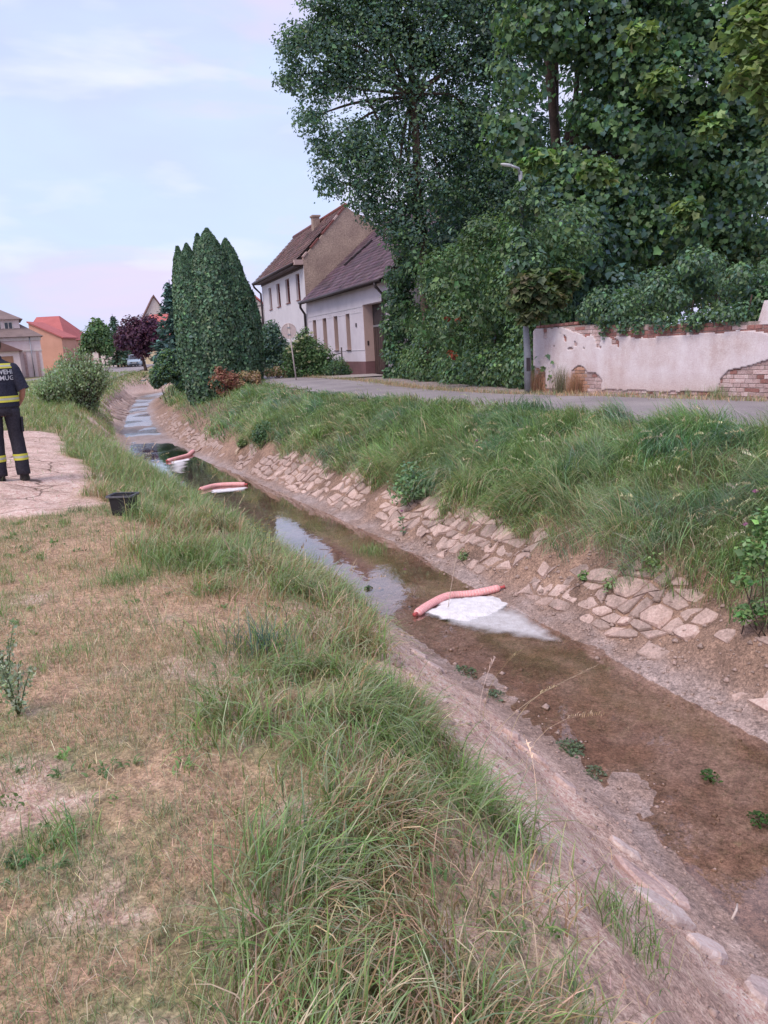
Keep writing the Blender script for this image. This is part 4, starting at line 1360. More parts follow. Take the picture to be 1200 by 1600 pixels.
def bpx(L_, Y, squash=1.0, deep=.9):
    """crown lobes seen at (px,py) with a radius in photo pixels, standing Y metres out"""
    out = []
    for q in L_:
        px, py, r = q[:3]
        yy = Y + (q[3] if len(q) > 3 else 0)
        c = at_y(px, py, yy)
        rr = r / FPX * yy
        out.append((c[0], c[1], c[2], rr, rr * deep, rr * squash))
    return out
def limbs(name, parent, paths, mat=None, sides=7):
    mb = MB()
    off = np.array(parent.location)
    for pts, r0, r1 in paths:
        P = smooth_poly3(np.array(pts, float)) - off
        k = len(P)
        mb.tube(P + np.c_[rng.normal(0, r0 * .12, (k, 2)), np.zeros(k)], np.linspace(r0, r1, k) * (1 + rng.normal(0, .05, k)), sides)
    return mb.build(name, mat or M['bark'], parent, True)
def smooth_poly3(P, per=4):
    out = []
    for k in range(len(P) - 1):
        p0, p1, p2, p3 = P[max(k - 1, 0)], P[k], P[k + 1], P[min(k + 2, len(P) - 1)]
        for q in range(per):
            t = q / per
            out.append(.5 * (2 * p1 + (p2 - p0) * t + (2 * p0 - 5 * p1 + 4 * p2 - p3) * t * t + (3 * p1 - p0 - 3 * p2 + p3) * t ** 3))
    return np.array(out + [P[-1]])
def branches_to(root, blobs, r=.07, frac=.55):
    """a bent limb from the stem into every lobe"""
    out = []
    for b in blobs:
        c = np.array(b[:3])
        mid = root + (c - root) * frac + np.array([0, 0, .12 * np.linalg.norm(c - root)]) * .4 + rng.normal(0, .15, 3)
        out.append(([root + rng.normal(0, .05, 3), mid, c], r, r * .2))
    return out
def foot(px, py, Y):
    c = at_y(px, py, Y)
    return np.array([c[0], c[1], gz(c[0], c[1])])
DARKG = [(0.094, 0.171, 0.118), (0.12, 0.205, 0.122), (0.106, 0.188, 0.157), (0.154, 0.248, 0.157)]
MIDG = [(0.122, 0.216, 0.097), (0.159, 0.266, 0.113), (0.108, 0.201, 0.113), (0.194, 0.302, 0.135)]
BLUEG = [(0.105, 0.193, 0.182), (0.131, 0.227, 0.202), (0.096, 0.166, 0.161)]
LIMEG = [(0.278, 0.392, 0.139), (0.228, 0.342, 0.121), (0.329, 0.43, 0.177)]

# ---- tall ash-like tree, left of the group
f0 = foot(672, 600, 27.5)
t = thing('ash_tree', f0, 'tall dark tree with airy crown leaning over the white house roof', 'tree')
bl = bpx([(462, 70, 34), (452, 118, 26), (490, 130, 36), (486, 185, 30), (500, 232, 26), (520, 60, 52), (500, 25, 40), (535, 118, 44), (516, 278, 32), (548, 225, 44), (560, 292, 34), (590, 255, 52), (585, 320, 34), (604, 168, 62), (590, 50, 72), (560, -20, 60), (655, 90, 74), (640, -40, 90), (690, 190, 72), (640, 290, 50), (622, 352, 40), (700, 20, 90), (760, 90, 90), (740, 200, 74), (690, 290, 62), (760, -60, 100), (800, 40, 70), (655, 360, 44), (780, 290, 70)], 27.5)
crown('crown', t, bl, 140000, .115, DARKG + BLUEG + MIDG[:2], 'leaf', None, .478, .5, .5, .5, .7, seed=3)
k1, k2 = at_y(655, 330, 27.5), at_y(645, 150, 27.5)
limbs('trunk', t, [([f0, at_y(668, 480, 27.5), k1, k2, at_y(640, 0, 27.5)], .24, .07)] + branches_to(k1, bl[6:18:2], .06) + branches_to(k2, bl[:6] + bl[14:28], .07))

# ---- maple with a forked reddish stem above the wall
f1 = foot(868, 590, 23.5)
t = thing('maple_tree', f1, 'big maple with forked reddish trunk standing behind the old brick wall', 'tree')
bl = bpx([(850, 20, 80), (905, -20, 90), (960, 50, 80), (1010, -40, 110), (1080, 60, 90), (1150, 0, 100), (820, 110, 50), (985, 130, 70), (1060, 160, 90), (1150, 150, 90), (930, 190, 50), (1000, 220, 80), (1090, 250, 80), (1180, 260, 80), (905, 265, 60), (960, 300, 70), (860, 300, 45), (1040, 330, 70), (1130, 340, 70), (880, 360, 70), (960, 380, 60), (830, 360, 50), (1230, 120, 110), (1230, 330, 90), (860, -90, 90), (840, 420, 40), (800, 210, 50), (905, 420, 46)], 21.5)
crown('crown', t, bl, 110000, .124, DARKG + MIDG + MIDG[:2] + BLUEG[:1], 'maple', None, .465, .6, .45, .55, .8, 1.0, seed=21)
a = at_y(872, 260, 23.5)
limbs('trunk', t, [([f1, at_y(876, 430, 23.5), a], .26, .2), ([a, at_y(862, 150, 23.5), at_y(850, 40, 23.5), at_y(840, -120, 23.5)], .16, .07), ([a, at_y(868, 190, 23.6), at_y(872, 60, 23.6), at_y(890, -110, 23.6)], .14, .06),
                   ([a + [.1, 0, -.3], at_y(900, 180, 23.4), at_y(935, 90, 23.4), at_y(960, -40, 23.4)], .12, .05), ([a, at_y(893, 190, 23.4), at_y(903, 110, 23.4), at_y(908, 0, 23.4)], .10, .05)] + branches_to(a, bl[7:22], .07))
# its lighter, lower boughs towards the lane
bl2 = bpx([(845, 252, 26), (820, 262, 16), (1075, 330, 26), (1068, 352, 14), (1000, 60, 30), (1030, 130, 30), (930, 270, 30), (1110, 200, 30)], 19.6, .7)
crown('pale_bough', t, bl2, 2200, .15, LIMEG + MIDG, 'maple', None, .40, .7, .6, .9, .5, .5, seed=25)

# ---- nearer maple reaching in from the right edge
f2 = foot(1330, 640, 16.5)
t = thing('young_maple', f2, 'paler maple reaching into the picture from the upper right edge', 'tree')
bl = bpx([(1165, 55, 40), (1190, 110, 50), (1150, 130, 22), (1215, 20, 60), (1200, 165, 26), (1240, 90, 70), (1130, 60, 16), (1260, 200, 60)], 14.5, .8)
crown('crown', t, bl, 4500, .13, [(.24, .33, .13), (.18, .26, .10), (.27, .35, .15), (.14, .21, .09)], 'maple', None, .44, .5, .6, 1.0, .4, .6, seed=29)
limbs('trunk', t, [([f2, f2 + [.1, .1, 2.5], at_y(1300, 250, 15.5), at_y(1270, 60, 15)], .13, .05)] + branches_to(at_y(1290, 220, 15.4), bl[:6], .03))

# ---- shade trees further back in the walled garden
for (px, Y, h, cols, lab, lobes, n) in (
        (960, 30, 9, DARKG, 'dark broad tree standing deep in the garden behind the maple', [(930, 300, 120), (1020, 250, 130), (960, 160, 130), (870, 390, 80), (980, 400, 90)], 16000),
        (1110, 27, 8, DARKG + MIDG, 'bushy tree behind the right end of the brick wall', [(1080, 330, 90), (1160, 280, 100), (1190, 200, 100), (1120, 230, 100)], 12000),
        (1190, 33, 7, DARKG, 'farthest dark tree behind the ivy at the right edge', [(1150, 440, 70), (1060, 450, 70), (1200, 400, 80), (980, 470, 60), (1240, 460, 70), (1110, 380, 70)], 12000),
        (770, 31, 10, DARKG + BLUEG, 'dark tree between the tall tree and the maple', [(760, 330, 90), (720, 400, 80), (800, 400, 80), (790, 250, 90), (690, 330, 60)], 15000)):
    f = foot(px, 590, Y)
    t = thing('garden_tree', f, lab, 'tree', 0, 'shade trees in the walled garden')
    bl = bpx(lobes, Y)
    crown('crown', t, bl, n, .24, cols, 'leaf', None, .43, .8, .5, .6, .6, seed=px)
    limbs('trunk', t, [([f, f + [.1, 0, 2.2], np.array(bl[0][:3])], .2, .08)] + branches_to(f + np.array([.1, 0, 2.4]), bl[1:], .07))

# ---- creeper hedge between the lamp post and the house
h0, h1 = on_z(823, 614, .3), on_z(597, 592, .3)
h1 = h0 + (h1 - h0) * .92
t = thing('creeper_hedge', (h0[0], h0[1], .3), 'high hedge of green creeper between the lamp post and the house', 'hedge')
hd = (h1 - h0) / np.linalg.norm(h1 - h0)
hn = np.array([hd[1], -hd[0], 0])
hn = hn if hn[0] > 0 else -hn
bl = []
for k in range(46):
    f = rng.random()
    hmax = np.interp(f, [0, .35, .7, 1], [3.6, 4.1, 4.3, 4.2])
    zz_ = rng.uniform(.1, hmax)
    c = h0 + (h1 - h0) * f + hn * (rng.uniform(.75, 1.0) + .12 * zz_)
    r_ = rng.uniform(.55, .95)
    bl.append((c[0], c[1], .3 + zz_, r_, r_, r_ * rng.uniform(.8, 1.2)))
for k in range(22):
    c = h0 + (h1 - h0) * (k / 21) + hn * .9
    bl.append((c[0], c[1], .75, .62, .62, .75))
crown('foliage', t, bl, 85000, .11, MIDG + DARKG[:2] + [(.14, .22, .08)], 'leaf', M['ivy'], .40, .5, .22, .25, .9, .6, seed=41)
# the denser dark stand behind it, and the rose hips
bl = []
for k in range(30):
    f = rng.random() * 1.05
    c = h0 + (h1 - h0) * f + hn * rng.uniform(1.8, 3.2)
    bl.append((c[0], c[1], rng.uniform(1.0, 5.2), 1.0, 1.0, 1.0))
crown('inner_foliage', t, bl, 30000, .17, DARKG + BLUEG, 'leaf', M['ivy'], .42, .7, .35, .4, .7, .4, seed=43)
bl = bpx([(700, 470, 50), (735, 425, 45), (760, 480, 50), (790, 400, 45), (650, 500, 40), (690, 540, 34), (665, 420, 40), (800, 470, 40)], 21.5, .9)
crown('pale_sprays', t, bl, 3400, .15, [(.075, .14, .06), (.10, .17, .07), (.06, .12, .06)], 'leaf', M['ivy'], .50, .5, .3, .4, .9, .6, seed=45)
crown('post_sprays', t, bpx([(806, 330, 20), (826, 350, 18), (812, 378, 24), (830, 405, 22), (808, 415, 20), (838, 320, 18), (816, 296, 13), (826, 284, 11)], 17.9, .8), 3400, .12, MIDG + DARKG, 'leaf', M['ivy'], .42, .4, .4, .4, .8, .6, seed=47)
crown('house_side_foliage', t, bpx([(626, 588, 22), (620, 552, 24), (617, 512, 24), (620, 472, 26), (628, 432, 28), (648, 402, 34), (645, 560, 30), (645, 505, 32), (610, 585, 12), (612, 540, 13)], 30.2, .9), 15000, .13, MIDG + DARKG, 'leaf', M['ivy'], .36, .5, .35, .4, .8, .6, seed=48)
crown('red_leaves', t, bpx([(706, 555, 8), (700, 498, 5), (716, 500, 5)], 20.6), 60, .1, [(.22, .05, .03), (.26, .09, .04)], 'leaf', M['ivy'], .2, seed=46)
limbs('stem', t, [([h0 + (h1 - h0) * f + hn * .9, h0 + (h1 - h0) * f + hn * 1.0 + [0, 0, 1.2], h0 + (h1 - h0) * f + hn * 1.4 + [0, 0, 3]], .05, .02) for f in (.08, .2, .35, .5, .62, .8, .93)])

# ---- ivy over the wall
t = thing('wall_ivy', (WA[0] + wd[0] * 3.5, WA[1] + wd[1] * 3.5, .3), 'dark ivy mass spilling over the top of the brick wall', 'ivy')
wn2 = np.array([wd[1], -wd[0], 0])
wn2 = wn2 if wn2[1] > 0 else -wn2
bl = []
for k in range(60):
    tt_ = rng.uniform(1.6, 8.2)
    c = WA + wd * tt_ + wn2 * rng.uniform(.0, 1.3)
    lo = np.interp(tt_, [1.6, 2.6, 3.2, 5.2, 8], [1.62, 1.55, 1.6, 1.55, 1.5])
    zz_ = lo + rng.random() * np.interp(tt_, [1.6, 2.6, 4, 8], [.25, .55, 1.05, 1.2])
    r_ = rng.uniform(.22, .42)
    bl.append((c[0], c[1], .3 + zz_, r_, r_, r_ * .8))
for tt_ in (2.2, 2.75, 3.1, 3.5, 3.7, 3.9, 4.3, 4.45, 4.6, 4.9, 5.15, 5.35):
    c = WA + wd * tt_ - wn2 * .02
    bl.append((c[0], c[1], .3 + rng.uniform(1.33, 1.5), .22, .12, .2))
for tt_ in np.arange(4.6, 9.5, .3):
    c = WA + wd * tt_ + wn2 * rng.uniform(.5, 1.0)
    bl.append((c[0], c[1], .3 + rng.uniform(1.25, 1.7), .4, .4, .4))
crown('foliage', t, bl, 34000, .085, DARKG + MIDG[:2], 'leaf', M['ivy'], .36, .4, .3, .35, .8, .7, seed=51)
limbs('stem', t, [([WA + wd * q + wn2 * .5, WA + wd * (q + .1) + wn2 * .4 + [0, 0, 1.0], WA + wd * (q + .3) + wn2 * .3 + [0, 0, 1.8]], .03, .012) for q in (2.6, 3.8, 5.0, 6.2)])
# undergrowth behind the wall, one bush per clump
for (px, py, r, Y, cols, n, sz, lab) in ((860, 470, 55, 21, DARKG, 5000, .14, 'dark bush drooping over the left end of the brick wall'),
                                       (920, 440, 60, 23, DARKG, 5000, .16, 'black green bush in the gap left of the wall ivy'),
                                       (1020, 410, 60, 23.5, MIDG + [(.13, .15, .05)], 4500, .15, 'yellowish bush in the garden behind the wall ivy'),
                                       (1130, 385, 62, 22, MIDG + [(.16, .17, .06)], 4500, .15, 'light bush below the maple near the right edge')):
    f = foot(px, 600, Y)
    t = thing('garden_bush', f, lab, 'bush', 0, 'bushes behind the brick wall')
    bl = bpx([(px, py, r), (px - r * .6, py + r * .5, r * .7), (px + r * .6, py + r * .4, r * .7), (px, py + r, r * .8)], Y)
    crown('foliage', t, bl, n, sz, cols, 'leaf', M['ivy'], .40, .5, .4, .4, .7, .5, seed=px + 7)
    limbs('stem', t, [([f, f + [.1, 0, .8], np.array(bl[0][:3])], .05, .02)])
# drooping maple-like branch in front of the lamp post
t = thing('maple_sapling', foot(850, 600, 19.6), 'brownish maple sapling drooping beside the lamp post', 'tree')
bl = bpx([(830, 448, 30), (860, 462, 30), (815, 470, 22), (835, 485, 22), (880, 440, 26), (822, 500, 12)], 17.7, .7)
crown('crown', t, bl, 2600, .15, [(.15, .19, .09), (.12, .17, .085), (.10, .16, .08), (.19, .20, .11)], 'maple', M['leaf'], .38, .5, .4, 1.0, .4, .8, seed=61)
limbs('trunk', t, [([np.array(t.location), np.array(t.location) + [0, 0, 1.2], np.array(bl[1][:3]) + [0, 0, .1]], .05, .02)] + branches_to(np.array(t.location) + np.array([0, 0, 1.3]), bl, .02))

# ---- the clump of columnar thujas on the bank
THUJA = [((323, 358, 30, 35.0), 'tallest thuja column in the middle of the clump'),
         ((352, 374, 24, 35.4), 'pointed thuja column on the right side of the clump'),
         ((308, 366, 16, 36.2), 'slim thuja tip just behind the tallest column'),
         ((291, 382, 22, 35.6), 'blunt thuja column left of the tallest one'),
         ((277, 386, 16, 36.4), 'slim thuja column at the outer left of the clump'),
         ((285, 402, 22, 34.7), 'shorter thuja column in front at the left'),
         ((375, 430, 22, 36.2), 'low thuja shoulder on the house side of the clump')]
def column_points(base, top, rmax, n):
    h = top[2] - base[2]
    t_ = rng.random(n) ** .9
    prof = np.interp(t_, [0, .08, .35, .62, .82, .93, 1], [.72, .88, 1, .92, .66, .36, .02])
    w = rng.uniform(0, 2 * math.pi, n)
    lump = 1 + .22 * (fbm(w * 3 + base[0] * 7, t_ * h, .9, 3, int(abs(base[0] * 10))) - .5) + .12 * (fbm(w * 5, t_ * h * 2.2, .6, 2, 3) - .5)
    r = rmax * prof * lump * rng.uniform(.80, 1.03, n)
    c = base[None] + (top - base)[None] * t_[:, None]
    d = np.stack([np.cos(w), np.sin(w), np.zeros(n)], 1)
    return c + d * r[:, None], d
for (px, py, rp, Y), lab in THUJA:
    top = at_y(px, py, Y)
    b_ = at_y(np.interp(px, [277, 291, 308, 323, 352, 375], [313, 324, 338, 350, 377, 388]), 620, Y)
    base = np.array([b_[0], b_[1], gz(b_[0], b_[1]) - .1])
    t = thing('thuja', base, lab, 'tree', 0, 'columnar thujas on the stream bank')
    rm = rp / FPX * Y * 1.28
    P, d = column_points(base, top, rm, int(15500 * rp / 22))
    c = pick([(.115, .20, .125), (.14, .235, .14), (.10, .175, .12), (.17, .26, .15)], len(P), jit=.22)
    V, F, C_ = leaf_mesh(P, d + rng.normal(0, .5, P.shape), rng.uniform(.11, .22, len(P)), c, 'leaf', d * .9 + np.array([0, 0, .75]))
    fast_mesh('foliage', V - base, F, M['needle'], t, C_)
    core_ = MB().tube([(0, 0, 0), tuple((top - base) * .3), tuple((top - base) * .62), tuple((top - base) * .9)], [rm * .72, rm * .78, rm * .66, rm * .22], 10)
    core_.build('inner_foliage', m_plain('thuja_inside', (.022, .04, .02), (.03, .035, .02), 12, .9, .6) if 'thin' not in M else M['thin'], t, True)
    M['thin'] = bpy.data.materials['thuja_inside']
    limbs('trunk', t, [([base - [0, 0, .3], base + [.02, 0, .8]], .09, .07)])

# ---- smaller plants and bushes, each on its own foot
def bush(name, px, py_foot, Y, lobes, n, size, cols, lab, cat='bush', shape='leaf', gap=.42, gs=.5, stems=4, group=None, up=.5, out=.7, mat=None, stem_r=.025, part='foliage', squash=1.0, shell=.4, droop=.0):
    if Y is None:
        f = hit(px, py_foot)
        Y = f[1]
    else:
        f = foot(px, py_foot, Y)
    t = thing(name, f, lab, cat, 0, group)
    bl = bpx(lobes, Y, squash)
    crown(part, t, bl, int(n * 1.5), size * .8, cols, shape, mat or M['leaf'], gap, gs, shell, up, out, droop, seed=int(px + py_foot))
    pp = [([f + [rng.normal(0, .1), rng.normal(0, .1), -.05], (f + np.array(bl[k % len(bl)][:3])) / 2 + rng.normal(0, .08, 3), np.array(bl[k % len(bl)][:3])], stem_r, stem_r * .35) for k in range(stems)]
    limbs('stem', t, pp, None, 5)
    return t
# wispy willows on the left bank: upright shoots
def willow(px, pyf, Y, n, h, spread, lab, lean=.25):
    f = foot(px, pyf, Y)
    t = thing('willow_bush', f, lab, 'bush', 0, 'willow bushes on the left bank')
    mb, VV = MB(), []
    for k in range(n):
        w, s_ = rng.uniform(0, 6.283), rng.random() ** .5
        b0 = np.array([math.cos(w), math.sin(w), 0]) * s_ * spread * .35
        tip = b0 + np.array([math.cos(w) * s_ * spread * rng.uniform(.6, 1.1), math.sin(w) * s_ * spread * .9, h * rng.uniform(.6, 1.05) * (1 - .42 * s_)])
        mid = (b0 + tip) / 2 + np.array([0, 0, h * .08])
        pts = smooth_poly3(np.array([b0, mid, tip]), 3)
        mb.tube(pts, np.linspace(.016, .004, len(pts)), 4)
        for q in range(46):
            u_ = rng.uniform(.12, 1)
            VV.append((pts[min(int(u_ * (len(pts) - 1)), len(pts) - 1)] * 1.0 + rng.normal(0, .09, 3), tip - b0))
    P = np.array([a for a, _ in VV])
    dr = np.array([b for _, b in VV])
    dr /= np.linalg.norm(dr, axis=1)[:, None]
    c = pick([(.31, .42, .25), (.37, .47, .30), (.25, .35, .20), (.43, .50, .36)], len(P))
    V, F, C_ = leaf_mesh(P, rng.normal(0, 1, P.shape), rng.uniform(.06, .14, len(P)), c, 'leaf', dr * 2.2)
    fast_mesh('foliage', V, F, M['leaf'], t, C_)
    mb.build('stem', M['bark'], t, True)
willow(130, 616, 31.5, 260, 2.9, 1.0, 'large grey green willow bush left of the stream')
willow(104, 614, 33, 170, 2.1, .8, 'rounder willow bush adjoining the large one')
willow(80, 622, 30, 90, 1.5, .55, 'small willow on a short reddish stem nearest the firefighter')
# the plum and the trees beyond it
def tree(name, px, pyf, Y, lobes, n, size, cols, lab, trunk_r, group=None, gap=.42, gs=.8, shape='leaf', kink=None):
    f = foot(px, pyf, Y)
    t = thing(name, f, lab, 'tree', 0, group)
    bl = bpx(lobes, Y)
    crown('crown', t, bl, n, size, cols, shape, M['leaf'], gap, gs, .4, .5, .7, seed=int(px * 3))
    top = np.array(bl[0][:3])
    knee = f + (top - f) * .45 if kink is None else at_y(*kink, Y)
    limbs('trunk', t, [([f - [0, 0, .1], knee, top], trunk_r, trunk_r * .4)] + branches_to(knee, bl[1:], trunk_r * .4))
    return t
tree('plum_tree', 228, 577, 75, [(216, 525, 26), (196, 528, 17), (205, 512, 18), (232, 512, 20), (242, 532, 16), (220, 543, 18), (190, 541, 11), (250, 524, 10)], 9000, .28, [(.10, .045, .09), (.14, .065, .115), (.08, .04, .085), (.12, .055, .085)], 'purple leaved plum tree with crooked trunk beside the street', .17, None, .40, .9, 'leaf', (221, 553))
tree('roadside_tree', 158, 570, 88, [(152, 526, 22), (140, 535, 14), (165, 540, 16), (150, 510, 13), (135, 548, 10), (160, 518, 12)], 5000, .35, MIDG + [(.10, .16, .07)], 'light green tree beside the conifer beyond the willows', .15)
tree('round_tree', 200, 566, 100, [(200, 553, 9), (210, 556, 9), (190, 556, 7)], 1300, .4, DARKG, 'dark round bush tree behind the parked cars', .15)
def conifer(px, py_top, pyf, Y, rb, n, lab, cols=BLUEG, droop=.25, group=None):
    top = at_y(px, py_top, Y)
    f = np.array([top[0], top[1], gz(top[0], top[1])])
    t = thing('spruce_tree', f, lab, 'tree', 0, group)
    h = top[2] - f[2]
    PP, DD = [], []
    tiers = 15
    mb = MB()
    for k in range(tiers):
        z0 = h * (.12 + .86 * k / tiers)
        rr = rb * (1 - k / tiers) ** .85
        for q in range(9):
            w = rng.uniform(0, 6.283)
            L_ = rr * rng.uniform(.7, 1.1)
            d = np.array([math.cos(w), math.sin(w), 0])
            e = d * L_ + np.array([0, 0, z0 - droop * L_])
            mb.tube([(0, 0, z0), tuple(d * L_ * .5 + np.array([0, 0, z0 - droop * L_ * .3])), tuple(e)], [.03, .02, .008], 4)
            m_ = max(6, int(n / tiers / 9 * (rr / rb + .25)))
            u_ = rng.random(m_) ** .7
            p_ = np.outer(u_, e - [0, 0, z0]) + np.array([0, 0, z0]) + rng.normal(0, .10 * rb / 1.8, (m_, 3)) - np.array([0, 0, .12]) * rng.random((m_, 1))
            PP.append(p_)
            DD.append(np.tile(d, (m_, 1)))
    P, d = np.concatenate(PP), np.concatenate(DD)
    V, F, C_ = leaf_mesh(P, rng.normal(0, .5, P.shape) + [0, 0, 1], rng.uniform(.2, .38, len(P)) * rb / 1.8, pick(cols, len(P)), 'leaf', d * 1.6 + [0, 0, -.5])
    fast_mesh('foliage', V, F, M['needle'], t, C_)
    mb.tube([(0, 0, -.1), (0, 0, h * .5), (0, 0, h)], [.14, .08, .02], 7)
    mb.build('trunk', M['bark'], t, True)
conifer(264, 437, 590, 52, 2.3, 5200, 'dark spruce half hidden behind the thuja clump')
conifer(175, 490, 568, 95, 2.2, 2600, 'slim conifer above the light green tree', DARKG, .15)
# right of the stream, in front of and beside the thujas
bush('green_shrub', 262, 606, 42, [(265, 575, 22), (250, 585, 16), (280, 582, 18), (262, 560, 14), (288, 600, 14), (245, 597, 10)], 6500, .17, MIDG + BLUEG + [(.08, .13, .07)], 'bushy green shrub overhanging the stream left of the thujas', gap=.38)
bush('dark_shrub', 428, 586, 41, [(425, 535, 24), (412, 548, 18), (440, 550, 18), (424, 515, 14), (432, 565, 20), (408, 565, 14)], 5000, .17, BLUEG + DARKG, 'dark round shrub below the taller white house', gap=.38)
el = bush('elder_bush', 485, 592, 36, [(480, 548, 26), (462, 555, 20), (500, 560, 22), (478, 528, 16), (512, 572, 14), (455, 575, 16), (492, 578, 18), (470, 582, 16)], 7000, .14, MIDG + [(.08, .13, .055)], 'elder bush with cream flower heads in front of the white house', gap=.37)
bl = bpx([(463, 533, 5), (455, 541, 5), (472, 528, 4), (480, 524, 4), (452, 550, 4), (466, 549, 4), (476, 557, 3), (487, 520, 4), (462, 524, 4), (497, 545, 3), (483, 565, 3), (448, 545, 3)], 35.4, .5)
crown('flower_heads', el, bl, 900, .05, [(.62, .60, .48), (.55, .55, .42)], 'leaf', M['leaf'], .1, .5, .4, 1, .3, seed=77)
bush('hedge_shrub', 535, 590, 35.5, [(528, 572, 16), (515, 580, 12), (540, 580, 10)], 2200, .10, DARKG + MIDG, 'low clipped shrub beside the metal gate', gap=.36)
db = bush('dead_shrub', 350, 622, 32.5, [(350, 590, 17), (338, 598, 12), (362, 592, 12), (352, 608, 13), (366, 602, 10), (345, 578, 9)], 2600, .13, [(.30, .13, .10), (.36, .18, .13), (.24, .10, .08), (.40, .24, .17)], 'withered reddish brown shrub at the foot of the thujas', gap=.46, gs=.3, stems=9)
bush('dry_weed', 392, 604, 33.5, [(385, 590, 13), (398, 588, 10), (375, 600, 10), (402, 598, 7)], 1500, .12, STRAW + [(.34, .22, .16)], 'dry tan weeds between the thujas and the lane', gap=.46, gs=.3, stems=8)
bush('dry_weed', 436, 592, 36, [(432, 578, 10), (446, 582, 8), (420, 582, 8)], 900, .12, STRAW + GREEN[:2], 'dry tan weeds around the foot of the round sign', gap=.46, gs=.3, stems=8)
# weeds on the right bank
for (px, py, Y, r, n, cols, lab) in ((645, 748, 12.2, 30, 620, [(.15, .27, .13), (.19, .32, .15), (.13, .24, .13)], 'tall dark nettle clump rising from the middle of the right bank'),
                                   (412, 672, 19.2, 16, 700, [(.10, .18, .09), (.11, .2, .1)], 'dark green weed clump at the left end of the grassy bank'),
                                   (378, 690, 21, 7, 200, GREEN[:3], 'small weed on the bare earth near the pale beam')):
    bush('nettle_clump', px, py + r * 1.5, None, [(px, py, r), (px - r * .5, py + r * .6, r * .8), (px + r * .5, py + r * .5, r * .8)], n, .085, cols, lab, 'weed', 'leaf', .36, .3, 7, None, .4, .7, M['ivy'], .008)
br = bush('bramble', 1200, 985, None, [(1175, 862, 26), (1205, 820, 34), (1160, 905, 20), (1215, 900, 40), (1190, 950, 26), (1250, 870, 60), (1160, 960, 16), (1240, 960, 40), (1290, 900, 60)], 3600, .06, [(.13, .25, .085), (.17, .31, .11), (.11, .21, .085), (.23, .36, .14)], 'bramble with round bright leaves at the right edge of the bank', 'bush', 'leaf', .47, .22, 12, None, .8, .6, M['ivy'], .006)
for (px, py, Y, r, n, lab) in ((952, 915, 7.6, 15, 60, 'little leafy weed above the stones left of the bramble'), (912, 900, 8.0, 10, 70, 'small dark weed tuft at the top of the stones'), (1020, 880, 7.0, 22, 90, 'thin leafy shoot hanging from the grass over the bare earth'), (725, 868, 9.6, 10, 60, 'weed growing beside a big stone of the lining')):
    bush('leafy_weed', px, py + r * .9, None, [(px, py, r), (px + r * .4, py + r * .5, r * .6)], n, .055, FRESH, lab, 'weed', 'leaf', .2, .3, 3, None, .7, .5, M['ivy'], .004)
# plants standing in the shallow water
for (px, py, r, n, cols, lab) in ((724, 1052, 22, 130, [(.10, .15, .08), (.13, .18, .11), (.09, .13, .06)], 'grey green water plant nearest the boom in midstream'),
                                 (772, 1090, 20, 110, [(.10, .15, .08), (.14, .19, .12)], 'second water plant downstream of the boom'),
                                 (890, 1170, 22, 160, [(.10, .15, .08), (.13, .18, .11)], 'largest water plant in the middle of the brown water'),
                                 (930, 1210, 16, 60, [(.12, .16, .09), (.15, .19, .12)], 'sparse water plant below the largest one'),
                                 (1110, 1215, 13, 60, [(.04, .09, .02), (.05, .11, .025)], 'dark green water weed far right in the brown water'),
                                 (1187, 1282, 15, 80, [(.04, .09, .02), (.05, .11, .025)], 'dark algae clump at the right edge of the water'),
                                 (575, 920, 7, 60, [(.05, .11, .04), (.07, .13, .05)], 'small plant standing in the sky reflection'),
                                 (530, 908, 7, 50, [(.06, .10, .04), (.07, .13, .05)], 'thin plant at the left water edge upstream of the boom')):
    c = on_z(px, py, WATER)
    t = thing('water_plant', c, lab, 'plant', 0, None)
    rr = r / FPX * np.linalg.norm(c - CAM)
    n2 = n
    w, s_ = rng.uniform(0, 6.283, n2), rng.random(n2) ** .6
    P = np.stack([np.cos(w) * s_ * rr, np.sin(w) * s_ * rr * 1.3, rng.uniform(.002, .05, n2) * (1.2 - s_)], 1)
    V, F, C_ = leaf_mesh(P, np.tile([0, 0, 1.0], (n2, 1)) + rng.normal(0, .4, (n2, 3)), rng.uniform(.02, .042, n2), pick(cols, n2), 'leaf')
    fast_mesh('leaves', V, F, M['ivy'], t, C_)
    mb = MB()
    for k in range(7):
        q = P[k]
        mb.tube([(0, 0, -.04), tuple(q * .5 + [0, 0, .01]), tuple(q)], .003, 4)
    mb.build('stem', M['ivy'] if False else m_plain('weed_stem', (.12, .15, .08)) if 'wst' not in M else M['wst'], t)
    M['wst'] = bpy.data.materials['weed_stem']
def tuft(name, x, y, n, h, cols, lab, spread=.1, w=.004, bend=(.2, 1.2), z=None, cat='grass tuft', group=None, ns=4):
    z0 = gz(x, y) if z is None else z
    t = thing(name, (x, y, z0), lab, cat, 0, group)
    P = np.stack([rng.normal(0, spread, n), rng.normal(0, spread, n), np.full(n, -.01)], 1)
    c = pick(cols, n)
    V, F, C_ = blades(P, rng.uniform(.5, 1.05, n) * h, rng.uniform(0, 6.283, n), rng.uniform(*bend, n), rng.uniform(.7, 1.3, n) * w, c * .8, c * 1.1, ns)
    fast_mesh('blades', V, F, M['grass'], t, C_)['kind'] = 'stuff'
    return t
q = on_z(580, 862, WATER)
tuft('grass_tuft', q[0], q[1], 160, .2, FRESH, 'grass tuft growing out of the water beside the right shore', .13, .006, (.1, 1.0), WATER - .02)
